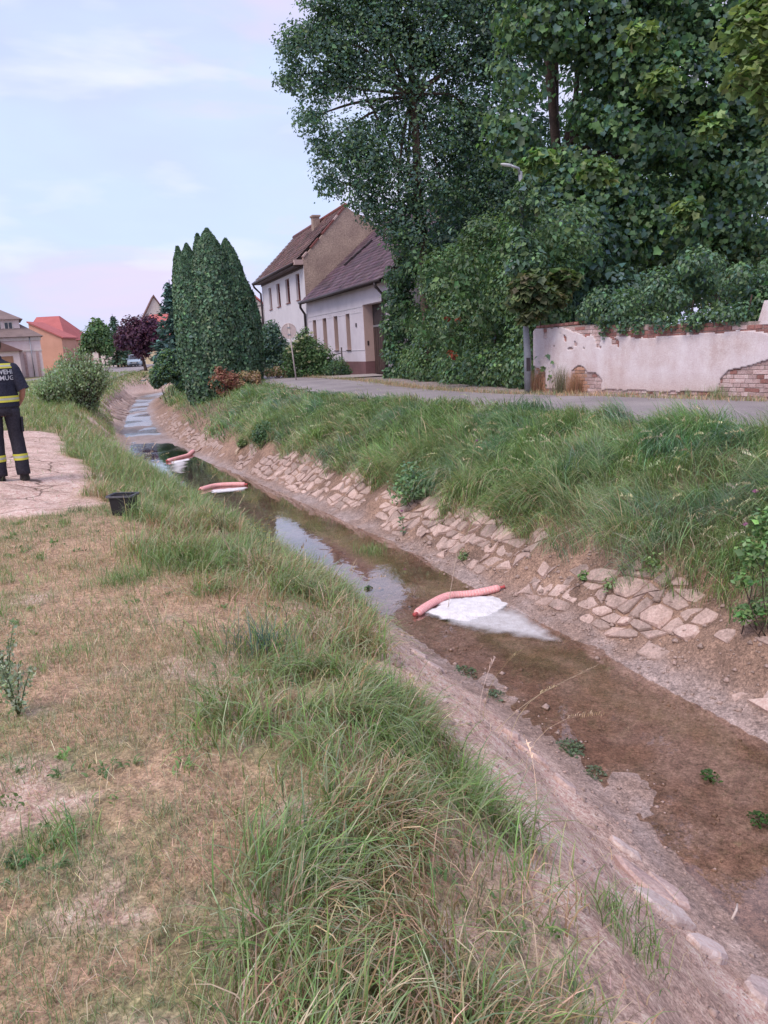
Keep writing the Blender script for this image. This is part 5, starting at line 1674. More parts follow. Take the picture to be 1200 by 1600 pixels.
for (px, py, z, n, h, cols, sp, lab) in ((965, 1455, -1.1, 110, .2, FRESH, .07, 'green tuft on the earth bank above the long slabs'), (1000, 1510, -1.2, 60, .16, FRESH, .05, 'small tuft beside the broad slab'),
                                        (100, 1325, 0, 160, .12, FRESH, .06, 'bright tuft in the parched lawn at the left'), (405, 1015, -.1, 200, .3, BLUEG + FRESH[:2], .09, 'bluish tall tuft on the bank top above the bare soil'),
                                        (190, 905, 0, 260, .16, FRESH, .10, 'compact dark green tuft in the middle of the dry lawn'), (245, 880, 0, 260, .28, FRESH + [(.2, .26, .08)], .14, 'tall yellowish green tuft on the dry lawn below the black tub')):
    q = hit(px, py)
    tuft('grass_tuft', q[0], q[1], n, h, cols, lab, sp, .0045)
# dry grass against the foot of the wall
for (tt_, n, h, lab) in ((.18, 260, .6, 'tall dry tan grass at the left end of the brick wall'), (1.44, 300, .55, 'dry tan grass standing against the arched bare brick'), (.98, 220, .75, 'thin greyish dry grass in front of the plaster'), (5.0, 160, .3, 'green tuft at the foot of the exposed bricks'), (4.35, 60, .22, 'small dark weed at the foot of the wall plaster')):
    q = WA + wd * tt_ - wn2 * .12
    cols = [(.42, .24, .15), (.48, .30, .2), (.36, .2, .13)] if tt_ in (.18, 1.44) else ([(.25, .22, .15), (.2, .2, .12)] if tt_ == .98 else GREEN)
    tuft('dry_grass_tuft' if n > 200 else 'grass_tuft', q[0], q[1], n, h, cols, lab, .10 if n > 100 else .06, .006, (.05, .45))
# ------------------------------------------------------------------ street lamp and traffic sign
M['lamp_grey'] = m_plain('weathered_lamp_post', (.30, .31, .34), (.22, .23, .26), 4, .6, .2, metallic=.3, bscale=30)
q = on_z(825, 614, .3)
lp = thing('street_lamp', (q[0], q[1], .26), 'grey metal street lamp post standing between hedge and brick wall', 'street lamp')
tp = at_y(813, 268, q[1] - .05) - np.array([q[0], q[1], .26])
MB().tube([(0, 0, 0), (0, 0, .9), (tp[0] * .3, 0, 1.6), tuple(tp)], [.085, .085, .062, .045], 12).build('post', M['lamp_grey'], lp, True)
MB().tube([(0, 0, -.05), (0, 0, .06)], .12, 10).build('collar', M['metal_dark'], lp, True)
MB().tube([tuple(tp - [0, 0, .1]), tuple(tp + [-.05, -.05, .06]), tuple(tp + [-.22, -.12, .1])], .03, 8).build('arm', M['metal_grey'], lp, True)
M['lamp_white'] = m_plain('lamp_housing', (.62, .62, .62), (.5, .5, .5), 5, .4, .05)
MB().loft([[tuple(tp + [-.2 - .26 * f, -.1 - .11 * f, .11 + .015 * f] + np.array([w_ * math.cos(a) * .2, w_ * math.cos(a) * .6, .035 * g_ * math.sin(a)])) for a in np.linspace(0, 2 * math.pi, 12, endpoint=False)] for f, w_, g_ in ((0, .05, .7), (.15, .09, 1), (.7, .11, 1), (1, .06, .5))]).build('lamp_head', M['lamp_white'], lp, True)
MB().box(-.045, .045, -.095, -.08, .55, .85).build('service_door', M['metal_dark'], lp)

s0 = at_y(463, 592, 33)
s0[2] = gz(s0[0], s0[1])
ts = at_y(450.5, 506, 33) - s0
sg = thing('round_sign', s0, 'back of a round traffic sign on a leaning pale post', 'traffic sign')
MB().tube([(0, 0, -.1), tuple(ts * .5), tuple(ts)], .03, 10).build('post', m_plain('pale_post', (.55, .48, .46), (.45, .39, .37), 6, .6, .1), sg, True)
cs_ = at_y(451, 517, 32.95) - s0
disc = MB()
for r0, r1, y0, y1 in ((.30, .30, -.02, .02),):
    disc.tube([tuple(cs_ + [0, .045, 0]), tuple(cs_ + [0, .065, 0])], .315, 28)
M['sign_back'] = m_plain('sign_back', (.58, .47, .46), (.5, .41, .40), 3, .5, .05, metallic=.2)
disc.build('disc', M['sign_back'], sg)
MB().tube([tuple(cs_ + [.3 * math.cos(a), .055, .3 * math.sin(a)]) for a in np.linspace(0, 2 * math.pi, 33)], .02, 6, caps=False).build('rim', M['sign_back'], sg, True)
MB().box(cs_[0] - .06, cs_[0] + .06, -.04, .05, cs_[2] + .12, cs_[2] + .16).build('clamp', M['metal_grey'], sg)
MB().box(cs_[0] - .06, cs_[0] + .06, -.04, .05, cs_[2] - .16, cs_[2] - .12).build('clamp', M['metal_grey'], sg)
# slim modern lamp by the far white house
q = at_y(411, 580, 58)
q[2] = gz(q[0], q[1])
sl = thing('street_lamp', q, 'thin dark street lamp with square arm before the far white house', 'street lamp')
t2 = at_y(410, 478, 58) - q
MB().tube([(0, 0, 0), (t2[0], 0, t2[2])], .05, 8).build('post', M['metal_dark'], sl, True)
MB().box(t2[0] - .55, t2[0] + .05, -.05, .05, t2[2] - .03, t2[2] + .05).build('arm', M['metal_dark'], sl)

# ------------------------------------------------------------------ the absorbent booms and the foam they hold back
m, N, L = newmat('boom_mesh')
p = N.new('ShaderNodeBsdfPrincipled')
al = attr(N, 'along', 'Fac')
rd = attr(N, 'round', 'Fac')
def stripes(src, freq, lo, hi):
    mu = N.new('ShaderNodeMath'); mu.operation = 'MULTIPLY'; mu.inputs[1].default_value = freq
    L.new(src, mu.inputs[0])
    sn = N.new('ShaderNodeMath'); sn.operation = 'SINE'
    L.new(mu.outputs[0], sn.inputs[0])
    return ramp(N, L, sn.outputs[0], lo, hi)
st1, st2 = stripes(al, 170.0, .2, .8), stripes(rd, 25.0, .0, .9)
c = mixc(N, L, st1, (.84, .34, .33), (.90, .56, .54))
c = mixc(N, L, .5, c, mixc(N, L, st2, (.88, .50, .48), (.80, .30, .30)))
gn = noise(N, L, 60, 3, .6)
c = mixc(N, L, .3, c, ramp(N, L, gn, .3, .7), 'OVERLAY')
c = mixc(N, L, ramp(N, L, noise(N, L, 8, 5, .7), .5, .75, (0, 0, 0), (.45, .45, .45)), c, (.42, .26, .20))     # silt stains
L.new(c, p.inputs['Base Color'])
p.inputs['Roughness'].default_value = .8
L.new(bumpn(N, L, st1, .5, .006), p.inputs['Normal'])
bsdf_out(N, L, p.outputs[0])
M['boom'] = m
m, N, L = newmat('white_foam')
p = N.new('ShaderNodeBsdfPrincipled')
L.new(mixc(N, L, ramp(N, L, noise(N, L, 14, 5, .65), .35, .7), (.86, .84, .86), (.66, .62, .62)), p.inputs['Base Color'])
p.inputs['Roughness'].default_value = .85
vb = N.new('ShaderNodeTexVoronoi'); vb.inputs['Scale'].default_value = 55
L.new(N.new('ShaderNodeTexCoord').outputs['Object'], vb.inputs['Vector'])
L.new(bumpn(N, L, vb.outputs['Distance'], .6, .012), p.inputs['Normal'])
tr = N.new('ShaderNodeBsdfTransparent')
mx = N.new('ShaderNodeMixShader')
gn = noise(N, L, 9, 5, .6)
th = N.new('ShaderNodeMath'); th.operation = 'MULTIPLY_ADD'; th.use_clamp = True
L.new(gn, th.inputs[0]); th.inputs[1].default_value = .35
aa = N.new('ShaderNodeMath'); aa.operation = 'MULTIPLY_ADD'
L.new(attr(N, 'thick', 'Fac'), aa.inputs[0]); aa.inputs[1].default_value = 1.35; aa.inputs[2].default_value = -.3
L.new(aa.outputs[0], th.inputs[2])
L.new(th.outputs[0], mx.inputs[0])
L.new(tr.outputs[0], mx.inputs[1])
L.new(p.outputs[0], mx.inputs[2])
bsdf_out(N, L, mx.outputs[0])
M['foam'] = m
def boom(px_pts, r, lab, zs=None):
    pts = []
    for k, (px, py) in enumerate(px_pts):
        q = on_z(px, py, WATER + .03)
        q[2] = max(gz(q[0], q[1]), WATER - .01) + r * .75
        pts.append(q)
    P = smooth_poly3(np.array(pts), 8)
    o0 = P.mean(0)
    o0[2] = WATER
    t = thing('absorbent_boom', o0, lab, 'absorbent boom', 0, 'pink absorbent booms laid across the stream')
    n, sd = len(P), 16
    u_ = np.linspace(0, 1, n)
    rr = r * np.minimum(1, .35 + 3.2 * np.minimum(u_, 1 - u_) ** .5) * (1 + .10 * (fbm(u_ * 6, u_ * 0, .5, 2, 7) - .5))
    V, al_, rd_ = [], [], []
    T = np.gradient(P, axis=0)
    T /= np.linalg.norm(T, axis=1)[:, None]
    ln = np.r_[0, np.cumsum(np.linalg.norm(np.diff(P, axis=0), axis=1))]
    for k in range(n):
        a = np.cross(T[k], [0, 0, 1.0]); a /= np.linalg.norm(a)
        b = np.cross(a, T[k])
        for s_ in range(sd):
            w = 2 * math.pi * s_ / sd
            V.append(P[k] + a * math.cos(w) * rr[k] * 1.12 + b * math.sin(w) * rr[k] * .9)
            al_.append(ln[k]); rd_.append(min(w, 2 * math.pi - w))
    V = np.array(V) - o0
    F = np.array([(k * sd + s_, k * sd + (s_ + 1) % sd, (k + 1) * sd + (s_ + 1) % sd, (k + 1) * sd + s_) for k in range(n - 1) for s_ in range(sd)])
    fast_mesh('sleeve', V, [F, np.array([np.arange(sd)[::-1], np.arange((n - 1) * sd, n * sd)])], M['boom'], t, None, True, {'along': np.array(al_), 'round': np.array(rd_)})
    for e, d in ((P[0], -T[0]), (P[-1], T[-1])):
        MB().tube([tuple(e - o0 - d * .02), tuple(e - o0 + d * .03), tuple(e - o0 + d * .055)], [r * .45, r * .3, r * .55], 8).build('tied_end', M['boom'] if False else M['boom_end'], t, True)
    return t
M['boom_end'] = m_plain('boom_end', (.62, .13, .13), (.45, .09, .09), 20, .8, .4)
boom([(651, 958), (672, 944), (700, 931), (740, 927), (782, 924)], .05, 'nearest pink boom, bent and holding back white foam')
boom([(313, 765), (335, 759), (360, 757), (383, 757)], .058, 'middle pink boom lying straight across the water')
boom([(262, 720), (284, 714), (294, 711), (302, 706)], .06, 'farthest pink boom with one end up the bank')
def foam(name, px_poly, core, lab, z=.006, res=.015, rise=.035):
    """a floating sheet, thick beside the boom and thinning downstream"""
    Pn = np.array([on_z(px, py, WATER)[:2] for px, py in px_poly])
    Cn = np.array([on_z(px, py, WATER)[:2] for px, py in core])
    x = np.arange(Pn[:, 0].min() - .1, Pn[:, 0].max() + .1, res)
    y = np.arange(Pn[:, 1].min() - .1, Pn[:, 1].max() + .1, res)
    X_, Y_ = np.meshgrid(x, y)
    f = X_.ravel(), Y_.ravel()
    d = in_poly_dist(Pn, *f) + (fbm(*f, .22, 4, 101) - .5) * .24
    dc = in_poly_dist(Cn, *f) + (fbm(*f, .10, 4, 102) - .5) * .13
    th = np.clip(sstep(-.02, .28, d) * .62, 0, 1)
    th = np.maximum(th, sstep(-.03, .05, dc))
    z_ = WATER + z + rise * sstep(-.02, .2, dc) * (.8 + .4 * fbm(*f, .15, 2, 103))
    keep = (th.reshape(X_.shape)[:-1, :-1] > .01) | (th.reshape(X_.shape)[1:, 1:] > .01)
    o = fast_mesh(name, np.stack([*f, z_], 1), grid_faces(len(y), len(x), keep.ravel()), M['foam'], None, None, True, {'thick': th})
    return tag(o, lab, 'foam', kind='stuff')
foam('foam', [(655, 962), (690, 938), (780, 930), (800, 945), (838, 960), (868, 985), (886, 1008), (850, 1006), (800, 998), (730, 990), (690, 978)], [(665, 958), (700, 936), (780, 931), (790, 937), (796, 943), (770, 962), (730, 972), (690, 968)], 'white foam held by the nearest boom and trailing off downstream')
foam('foam', [(325, 768), (385, 762), (384, 768), (330, 772)], [(330, 766), (384, 761), (383, 765), (332, 770)], 'thin white foam line under the middle boom', res=.04, rise=.02)
foam('foam', [(262, 725), (298, 717), (290, 742), (262, 738)], [(266, 722), (297, 716), (296, 719), (270, 725)], 'pale foam below the farthest boom', res=.06, rise=.02)

# pale beam lying down the bank, stick in the mud
a, b = hit(369, 712), hit(396, 676)
o0 = (a + b) / 2
ax = (b - a) / 2
bm_ = MB().obox((0, 0, 0), ax, np.cross([0, 0, 1.0], ax / np.linalg.norm(ax)) * .06, np.array([0, 0, .05]))
o = bm_.build('wooden_beam', m_plain('weathered_wood', (.52, .40, .30), (.40, .30, .22), 5, .85, .4, bscale=40), None, False, .008)
o.location = tuple(o0 + [0, 0, .05])
tag(o, 'pale wooden beam lying down the far end of the right bank', 'beam')
a, b = on_z(1143, 1440, -1.45), on_z(1152, 1415, -1.42)
o = MB().tube([a - a, (b - a) * .5 + [.01, 0, .01], b - a], [.006, .007, .004], 6).build('driftwood_stick', m_plain('bleached_wood', (.62, .52, .46), None, 9, .8, .2), None, True)
o.location = tuple(a + [0, 0, .012])
tag(o, 'short bleached stick lying on the wet mud', 'stick')

# black tub in the grass
q = on_z(195, 800, .02)
tb = thing('black_tub', (q[0], q[1], gz(q[0], q[1])), 'black plastic tub standing in the grass near the bank edge', 'tub', math.radians(-6))
M['black_plastic'] = m_plain('black_plastic', (.018, .018, .022), (.028, .028, .032), 6, .45, .1, spec=.5)
w0, w1, d0, d1, hh, tk = .105, .12, .075, .088, .2, .006
mb = MB()
def ring(wx, wy, z, r=.02):
    out = []
    for sx_, sy_, a0 in ((1, 1, 0), (-1, 1, 1), (-1, -1, 2), (1, -1, 3)):
        for k in range(4):
            a = (a0 + k / 3) * math.pi / 2
            out.append((sx_ * (wx - r) + r * math.cos(a), sy_ * (wy - r) + r * math.sin(a), z))
    return out
mb.loft([ring(w0, d0, 0), ring(w1, d1, hh), ring(w1 + .012, d1 + .012, hh), ring(w1 + .012, d1 + .012, hh + .012), ring(w1 - tk, d1 - tk, hh + .012), ring(w0 - tk, d0 - tk, .01)], caps=True)
mb.build('body', M['black_plastic'], tb, False)
M['rim_grey'] = m_plain('worn_rim', (.16, .15, .17), (.10, .10, .11), 20, .5, .1)
MB().loft([ring(w1 + .02, d1 + .02, hh - .004), ring(w1 + .02, d1 + .02, hh + .016), ring(w1 + .0125, d1 + .0125, hh + .016), ring(w1 + .0125, d1 + .0125, hh - .004)], caps=False).build('rim', M['rim_grey'], tb, False)
MB().tube([(-w1 - .01, 0, hh), (-w1 - .03, 0, hh + .01), (w1 + .05, .01, hh + .005)], .004, 6).build('handle', M['metal_dark'], tb, True)

# ------------------------------------------------------------------ single stalks that stand out
def stalk(px0, py0, z0, px1, py1, y1, lab, head=.16, r=.0022, col=(.52, .40, .27), sag=.06, spikes=26, hr=.011, name='grass_stalk'):
    a = on_z(px0, py0, z0)
    b = at_y(px1, py1, y1)
    a[2] = min(gz(a[0], a[1]), a[2]) if z0 < 5 else a[2]
    t = thing(name, a, lab, 'grass stalk')
    P = smooth_poly3(np.array([a, (a * .6 + b * .4) + [0, 0, sag], b]), 8) - a
    key = 'stalk%.2f' % col[0]
    if key not in M: M[key] = m_plain('dry_stalk', col, tuple(c * .75 for c in col), 30, .8, .2)
    MB().tube(P, np.linspace(r, r * .5, len(P)), 5).build('stem', M[key], t, True)
    L_ = np.linalg.norm(b - a)
    d = (P[-1] - P[-3]) / np.linalg.norm(P[-1] - P[-3])
    mb = MB()
    for k in range(spikes):
        f = k / spikes
        c = P[-1] - d * head * (1 - f) + rng.normal(0, .0015, 3)
        e = rng.normal(0, 1, 3)
        e = e - d * (e @ d)
        e /= np.linalg.norm(e)
        w_ = hr * math.sin(math.pi * (f * .8 + .15))
        mb.tube([tuple(c), tuple(c + d * .006 + e * w_ * .7), tuple(c + d * .016 + e * w_)], [.0014, .0026, .0005], 4)
    mb.build('seed_head', M[key], t, False)
    return t
stalk(742, 1176, -1.15, 936, 1038, 5.9, 'long pale dry stalk arching over the brown water', .5, .003, sag=.10, spikes=20, hr=.012)
stalk(555, 985, -.6, 645, 994, 4.9, 'pale stalk leaning over the water just left of the boom', .2, .0025)
stalk(420, 1170, -.2, 408, 1082, 2.9, 'stout upright seed head in the middle of the long grass', .17, .003, (.60, .49, .33), .0, 44, .010)
stalk(310, 1130, 0, 285, 1050, 3.2, 'thin reddish stem leaning left over the dry lawn', .08, .0018, (.46, .31, .22), .02, 14)
stalk(245, 990, 0, 214, 920, 4.6, 'short reddish seed head leaning left in the dry lawn', .16, .003, (.62, .40, .28), .0, 44, .012)
stalk(455, 1010, -.2, 562, 952, 4.7, 'pale oat stalk leaning right above the water edge', .3, .0022, sag=.08, spikes=26, hr=.018)
stalk(440, 1010, -.2, 545, 948, 4.8, 'second pale oat stalk just left of the leaning one', .26, .0022, sag=.08, spikes=24, hr=.018)
stalk(385, 960, -.1, 390, 858, 5.2, 'tall brown panicle standing before the sky reflection', .22, .0025, (.42, .33, .23), .0, 40, .016)
stalk(640, 1480, -.6, 712, 1330, 2.3, 'long twisted ryegrass spike lying across the near tussock', .2, .002, (.46, .42, .28), .03, 30, .008)
stalk(575, 1500, -.5, 660, 1395, 2.1, 'ryegrass spike in the lower tussock pointing right', .16, .002, (.46, .42, .28), .02, 26, .008)
stalk(470, 1590, 0, 440, 1505, 1.75, 'bleached drooping seed head at the lower edge', .09, .002, (.66, .55, .42), .03, 40, .014)
stalk(900, 1560, -.7, 1010, 1483, 2.35, 'bleached foxtail leaning over the bare earth beside the slabs', .12, .0025, (.68, .56, .45), .02, 44, .010)
stalk(830, 1560, -.6, 775, 1500, 2.0, 'fluffy dry seed head above the bare earth bank', .1, .002, (.55, .42, .32), .02, 36, .012)
stalk(318, 1390, 0, 314, 1300, 2.2, 'single pale dry stem standing in the lawn', .04, .0016, (.62, .46, .32), .0, 8)
stalk(690, 790, -.2, 742, 690, 12.8, 'tall pale seed stalk on the right bank', .2, .004, (.55, .45, .32), .0, 24, .02)
# thistles with pink heads on the right bank
M['thistle'] = m_plain('thistle_pink', (.42, .16, .32), (.52, .26, .40), 40, .9, .3)
for (px, py, Y, h, lab) in ((1165, 822, 7.0, .75, 'pink thistle among the grass near the bramble'), (1180, 770, 7.3, .85, 'pale mauve thistle head above the bramble'), (745, 690, 12.4, .6, 'single pink thistle in the middle of the grassy bank'), (628, 800, 11.9, .25, 'small magenta flower at the top of the stones')):
    c = at_y(px, py, Y)
    g0 = gz(c[0], c[1])
    t = thing('thistle', (c[0], c[1], g0), lab, 'flower', 0, None)
    hh_ = max(.12, c[2] - g0)
    MB().tube([(0, 0, -.02), (.01, .01, hh_ * .6), (0, 0, hh_)], .004, 5).build('stem', M['wst'], t, True)
    mb = MB()
    for k in range(30):
        w, e = rng.uniform(0, 6.283), rng.uniform(.0, 1.1)
        d = np.array([math.cos(w) * math.sin(e), math.sin(w) * math.sin(e), math.cos(e)])
        mb.tube([(0, 0, hh_), tuple(np.array([0, 0, hh_]) + d * .035)], [.004, .002], 3)
    mb.build('flower_head', M['thistle'], t)
    P = np.stack([rng.normal(0, .03, 14), rng.normal(0, .03, 14), rng.uniform(.05, hh_ * .8, 14)], 1)
    V, F, C_ = leaf_mesh(P, np.tile([0, 0, 1.0], (14, 1)) + rng.normal(0, .4, (14, 3)), rng.uniform(.06, .1, 14), pick(MIDG, 14), 'leaf')
    fast_mesh('leaves', V, F, M['ivy'], t, C_)
# grey green weed at the left edge of the picture
for (px, py, Y, h, n, lab) in ((30, 1120, 3.2, .34, 200, 'grey green mugwort standing in the lawn at the left edge'), (10, 1050, 3.6, .3, 140, 'second grey green weed cut by the left edge')):
    c = at_y(px, py, Y)
    g0 = gz(c[0], c[1])
    t = thing('mugwort', (c[0], c[1], g0), lab, 'weed')
    mb, PP, DD = MB(), [], []
    for k in range(6):
        w = rng.uniform(0, 6.283)
        tip = np.array([math.cos(w) * .09, math.sin(w) * .09, h * rng.uniform(.6, 1)])
        mb.tube([(0, 0, 0), tuple(tip * .5 + [0, 0, .02]), tuple(tip)], [.004, .003, .0015], 5)
        for q in range(n // 3):
            PP.append(tip * rng.uniform(.12, 1.0) + rng.normal(0, .012, 3)); DD.append(rng.normal(0, 1, 3) + [0, 0, .4])
    V, F, C_ = leaf_mesh(np.array(PP), rng.normal(0, 1, (len(PP), 3)), rng.uniform(.012, .032, len(PP)), pick([(.36, .43, .31), (.30, .38, .25), (.42, .48, .37)], len(PP)), 'leaf', np.array(DD))
    fast_mesh('leaves', V, F, M['leaf'], t, C_)
    mb.build('stem', M['wst'], t, True)
# yellow flowers at the bank edge
for (px, py, lab) in ((412, 842, 'yellow flowering weed at the bank edge before the reflection'), (352, 862, 'yellow flowering weed in the long grass'), (424, 895, 'third yellow flowering weed lower on the bank edge')):
    c = on_z(px, py + 12, -.35)
    t = thing('yellow_flower', (c[0], c[1], gz(c[0], c[1])), lab, 'flower')
    mb, st_ = MB(), MB()
    for k in range(9):
        p_ = np.array([rng.normal(0, .06), rng.normal(0, .06), rng.uniform(.2, .33)])
        st_.tube([(0, 0, 0), tuple(p_ * [.4, .4, .6]), tuple(p_)], .002, 4)
        for q in range(5):
            w = q * 1.2566
            d = np.array([math.cos(w), math.sin(w), .3])
            mb.add([p_, p_ + d * .008 + [0, .004, 0], p_ + d * .015, p_ + d * .008 - [0, .004, 0]], [(0, 1, 2, 3)])
    if 'yel' not in M: M['yel'] = m_plain('yellow_petal', (.62, .48, .05), (.55, .40, .04), 30, .7, 0)
    mb.build('petals', M['yel'], t)
    st_.build('stem', M['wst'], t, True)
# ------------------------------------------------------------------ the firefighter, seen from behind
pf = on_z(20, 746, .16)
pf[2] = gz(pf[0], pf[1])
pa = math.atan2(-pf[0], pf[1])
man = thing('person', pf, 'firefighter in navy uniform with yellow reflective bands seen from behind', 'person', pa)
SKIN = m_plain('skin', (.46, .25, .19), (.40, .20, .155), 14, .6, .1, bscale=80, grain=.08)
NAVY = m_plain('navy_cloth', (.022, .024, .042), (.034, .035, .055), 9, .85, .5, bscale=50, grain=.3)
NAVY2 = m_plain('navy_trouser_cloth', (.026, .024, .034), (.042, .038, .05), 7, .85, .5, bscale=50, grain=.3)
YEL = m_plain('reflective_yellow', (.66, .62, .08), (.58, .54, .07), 20, .5, .05)
SIL = m_plain('reflective_silver', (.50, .50, .40), (.42, .42, .34), 20, .35, .05)
LEATH = m_plain('black_leather', (.018, .016, .016), (.04, .034, .03), 14, .5, .3)
HAIR = m_plain('dark_hair', (.035, .022, .018), (.06, .04, .03), 40, .7, .8, bscale=120)
LX = -.012          # the slight lean of his stance
sk = [((0, 0, .96), .13, None), ((0, -.005, 1.14), .125, 0), ((0, -.01, 1.33), .135, 1), ((0, 0, 1.47), .075, 2), ((0, .015, 1.55), .055, 3), ((0, .03, 1.615), .07, 4), ((0, .028, 1.69), .086, 5), ((0, .018, 1.755), .074, 6), ((0, .015, 1.79), .035, 7)]
def chain(start, pts):
    p_ = start
    for co, r in pts:
        sk.append((co, r, p_))
        p_ = len(sk) - 1
    return p_
chain(6, [((0, .112, 1.685), .016), ((0, .128, 1.668), .011)])                  # nose
for s_ in (-1, 1):
    chain(6, [((s_ * .082, .02, 1.69), .016), ((s_ * .098, .012, 1.70), .010)])   # ears
    wr = chain(2, [((s_ * .185, -.01, 1.41), .062), ((s_ * .235, -.035, 1.27), .05), ((s_ * .262, -.045, 1.13), .041), ((s_ * .245, .06, 1.03), .036), ((s_ * .215, .15, .965), .027)])
    palm = chain(wr, [((s_ * .198, .195, .94), .030)])
    d0 = np.array([-s_ * .30, .85, -.42]); d0 /= np.linalg.norm(d0)
    sdv = np.array([0, .42, .9]); sdv -= d0 * (sdv @ d0); sdv /= np.linalg.norm(sdv)
    cv = np.cross(d0, sdv) * s_
    pc = np.array(sk[palm][0])
    for k, ln in enumerate((.068, .078, .073, .056)):
        b = pc + d0 * .03 + sdv * (.026 - k * .0175)
        chain(palm, [(tuple(b), .0095), (tuple(b + d0 * ln * .5 - cv * .006), .0085), (tuple(b + d0 * ln * .85 - cv * .022), .0075)])
    chain(palm, [(tuple(pc + sdv * .034 + d0 * .0), .011), (tuple(pc + sdv * .055 + d0 * .03), .0095), (tuple(pc + sdv * .058 + d0 * .055), .008)])
    kn = chain(0, [((s_ * .095, 0, .88), .095), ((s_ * .115, .015, .50), .062), ((s_ * .128, -.03, .30), .058), ((s_ * .132, -.025, .10), .042)])
    chain(kn, [((s_ * .138, .05, .05), .04), ((s_ * .142, .14, .035), .028)])
me = bpy.data.meshes.new('body')
me.from_pydata([s_[0] for s_ in sk], [(s_[2], k) for k, s_ in enumerate(sk) if s_[2] is not None], [])
tmp = bpy.data.objects.new('body_tmp', me)
COL.objects.link(tmp)
md = tmp.modifiers.new('skin', 'SKIN')
for k, s_ in enumerate(sk):
    me.skin_vertices[0].data[k].radius = (s_[1], s_[1])
    me.skin_vertices[0].data[k].use_root = (k == 0)
ss = tmp.modifiers.new('sub', 'SUBSURF')
ss.levels = ss.render_levels = 1
dg = bpy.context.evaluated_depsgraph_get()
me2 = bpy.data.meshes.new_from_object(tmp.evaluated_get(dg))
bpy.data.objects.remove(tmp)
me2.polygons.foreach_set('use_smooth', np.ones(len(me2.polygons), bool))
me2.materials.clear()
me2.materials.append(SKIN)
body = link('body', me2, man)
def ering(cx, cy, z, rx, ry, n=20, wr=0.0, tilt=0.0):
    out = []
    for k in range(n):
        a = 2 * math.pi * k / n
        w = 1 + wr * math.sin(a * 5 + z * 31) + wr * .7 * math.sin(a * 3 - z * 47)
        out.append((cx + rx * w * math.cos(a), cy + ry * w * math.sin(a), z + tilt * math.cos(a)))
    return out
TOR = [(.93, .205, .150), (.99, .207, .150), (1.06, .203, .145), (1.14, .203, .142), (1.24, .214, .145), (1.33, .222, .146), (1.41, .218, .132), (1.455, .178, .108), (1.485, .118, .090), (1.51, .085, .078)]
MB().loft([ering(0, -.005, z, rx, ry, 24, .008) for z, rx, ry in TOR], caps=False).build('shirt', NAVY, man, True)
def tor(z, g):
    return ering(0, -.005, z, np.interp(z, [t_[0] for t_ in TOR], [t_[1] for t_ in TOR]) + g, np.interp(z, [t_[0] for t_ in TOR], [t_[2] for t_ in TOR]) + g, 24, .008)
def arm_ring(c, d, r, n=14, wr=.02):
    d = np.array(d, float); d /= np.linalg.norm(d)
    a = np.cross(d, [0, 1.0, .1]); a /= np.linalg.norm(a)
    b = np.cross(d, a)
    return [tuple(np.array(c) + (a * math.cos(t_) + b * math.sin(t_)) * r * (1 + wr * math.sin(3 * t_ + c[2] * 60))) for t_ in np.linspace(0, 2 * math.pi, n, endpoint=False)]
for s_ in (-1, 1):
    A_, B_ = np.array([s_ * .155, -.008, 1.435]), np.array([s_ * .268, -.048, 1.125])
    d = B_ - A_
    MB().loft([arm_ring(A_ + d * f, d + [0, 0, 0], r) for f, r in ((-.02, .05), (.06, .076), (.22, .087), (.45, .084), (.7, .079), (.92, .076), (1.0, .079))], caps=False).build('sleeve', NAVY, man, True)
def band(rings_at, z0, z1, name, parent, mats=(YEL, SIL, YEL)):
    h = (z1 - z0) / 3
    for k in range(3):
        MB().loft([rings_at(z0 + k * h + .0004), rings_at(z0 + (k + 1) * h - .0004)], caps=False).build(name, mats[k], parent, True)
band(lambda z: tor(z, .006), .985, 1.06, 'reflective_band', man)
band(lambda z: tor(z, .007), 1.395, 1.455, 'reflective_band', man)
MB().loft([ering(0, .005, 1.495, .085, .08), ering(0, .006, 1.545, .075, .075), ering(0, .006, 1.547, .070, .070)], caps=False).build('collar', NAVY, man, True)
TRO = [(1.02, .198, .140), (.95, .196, .142), (.88, .192, .145), (.82, .188, .140)]
MB().loft([ering(0, -.005, z, rx, ry, 24, .01) for z, rx, ry in TRO]).build('trousers', NAVY2, man, True)
legs = {}
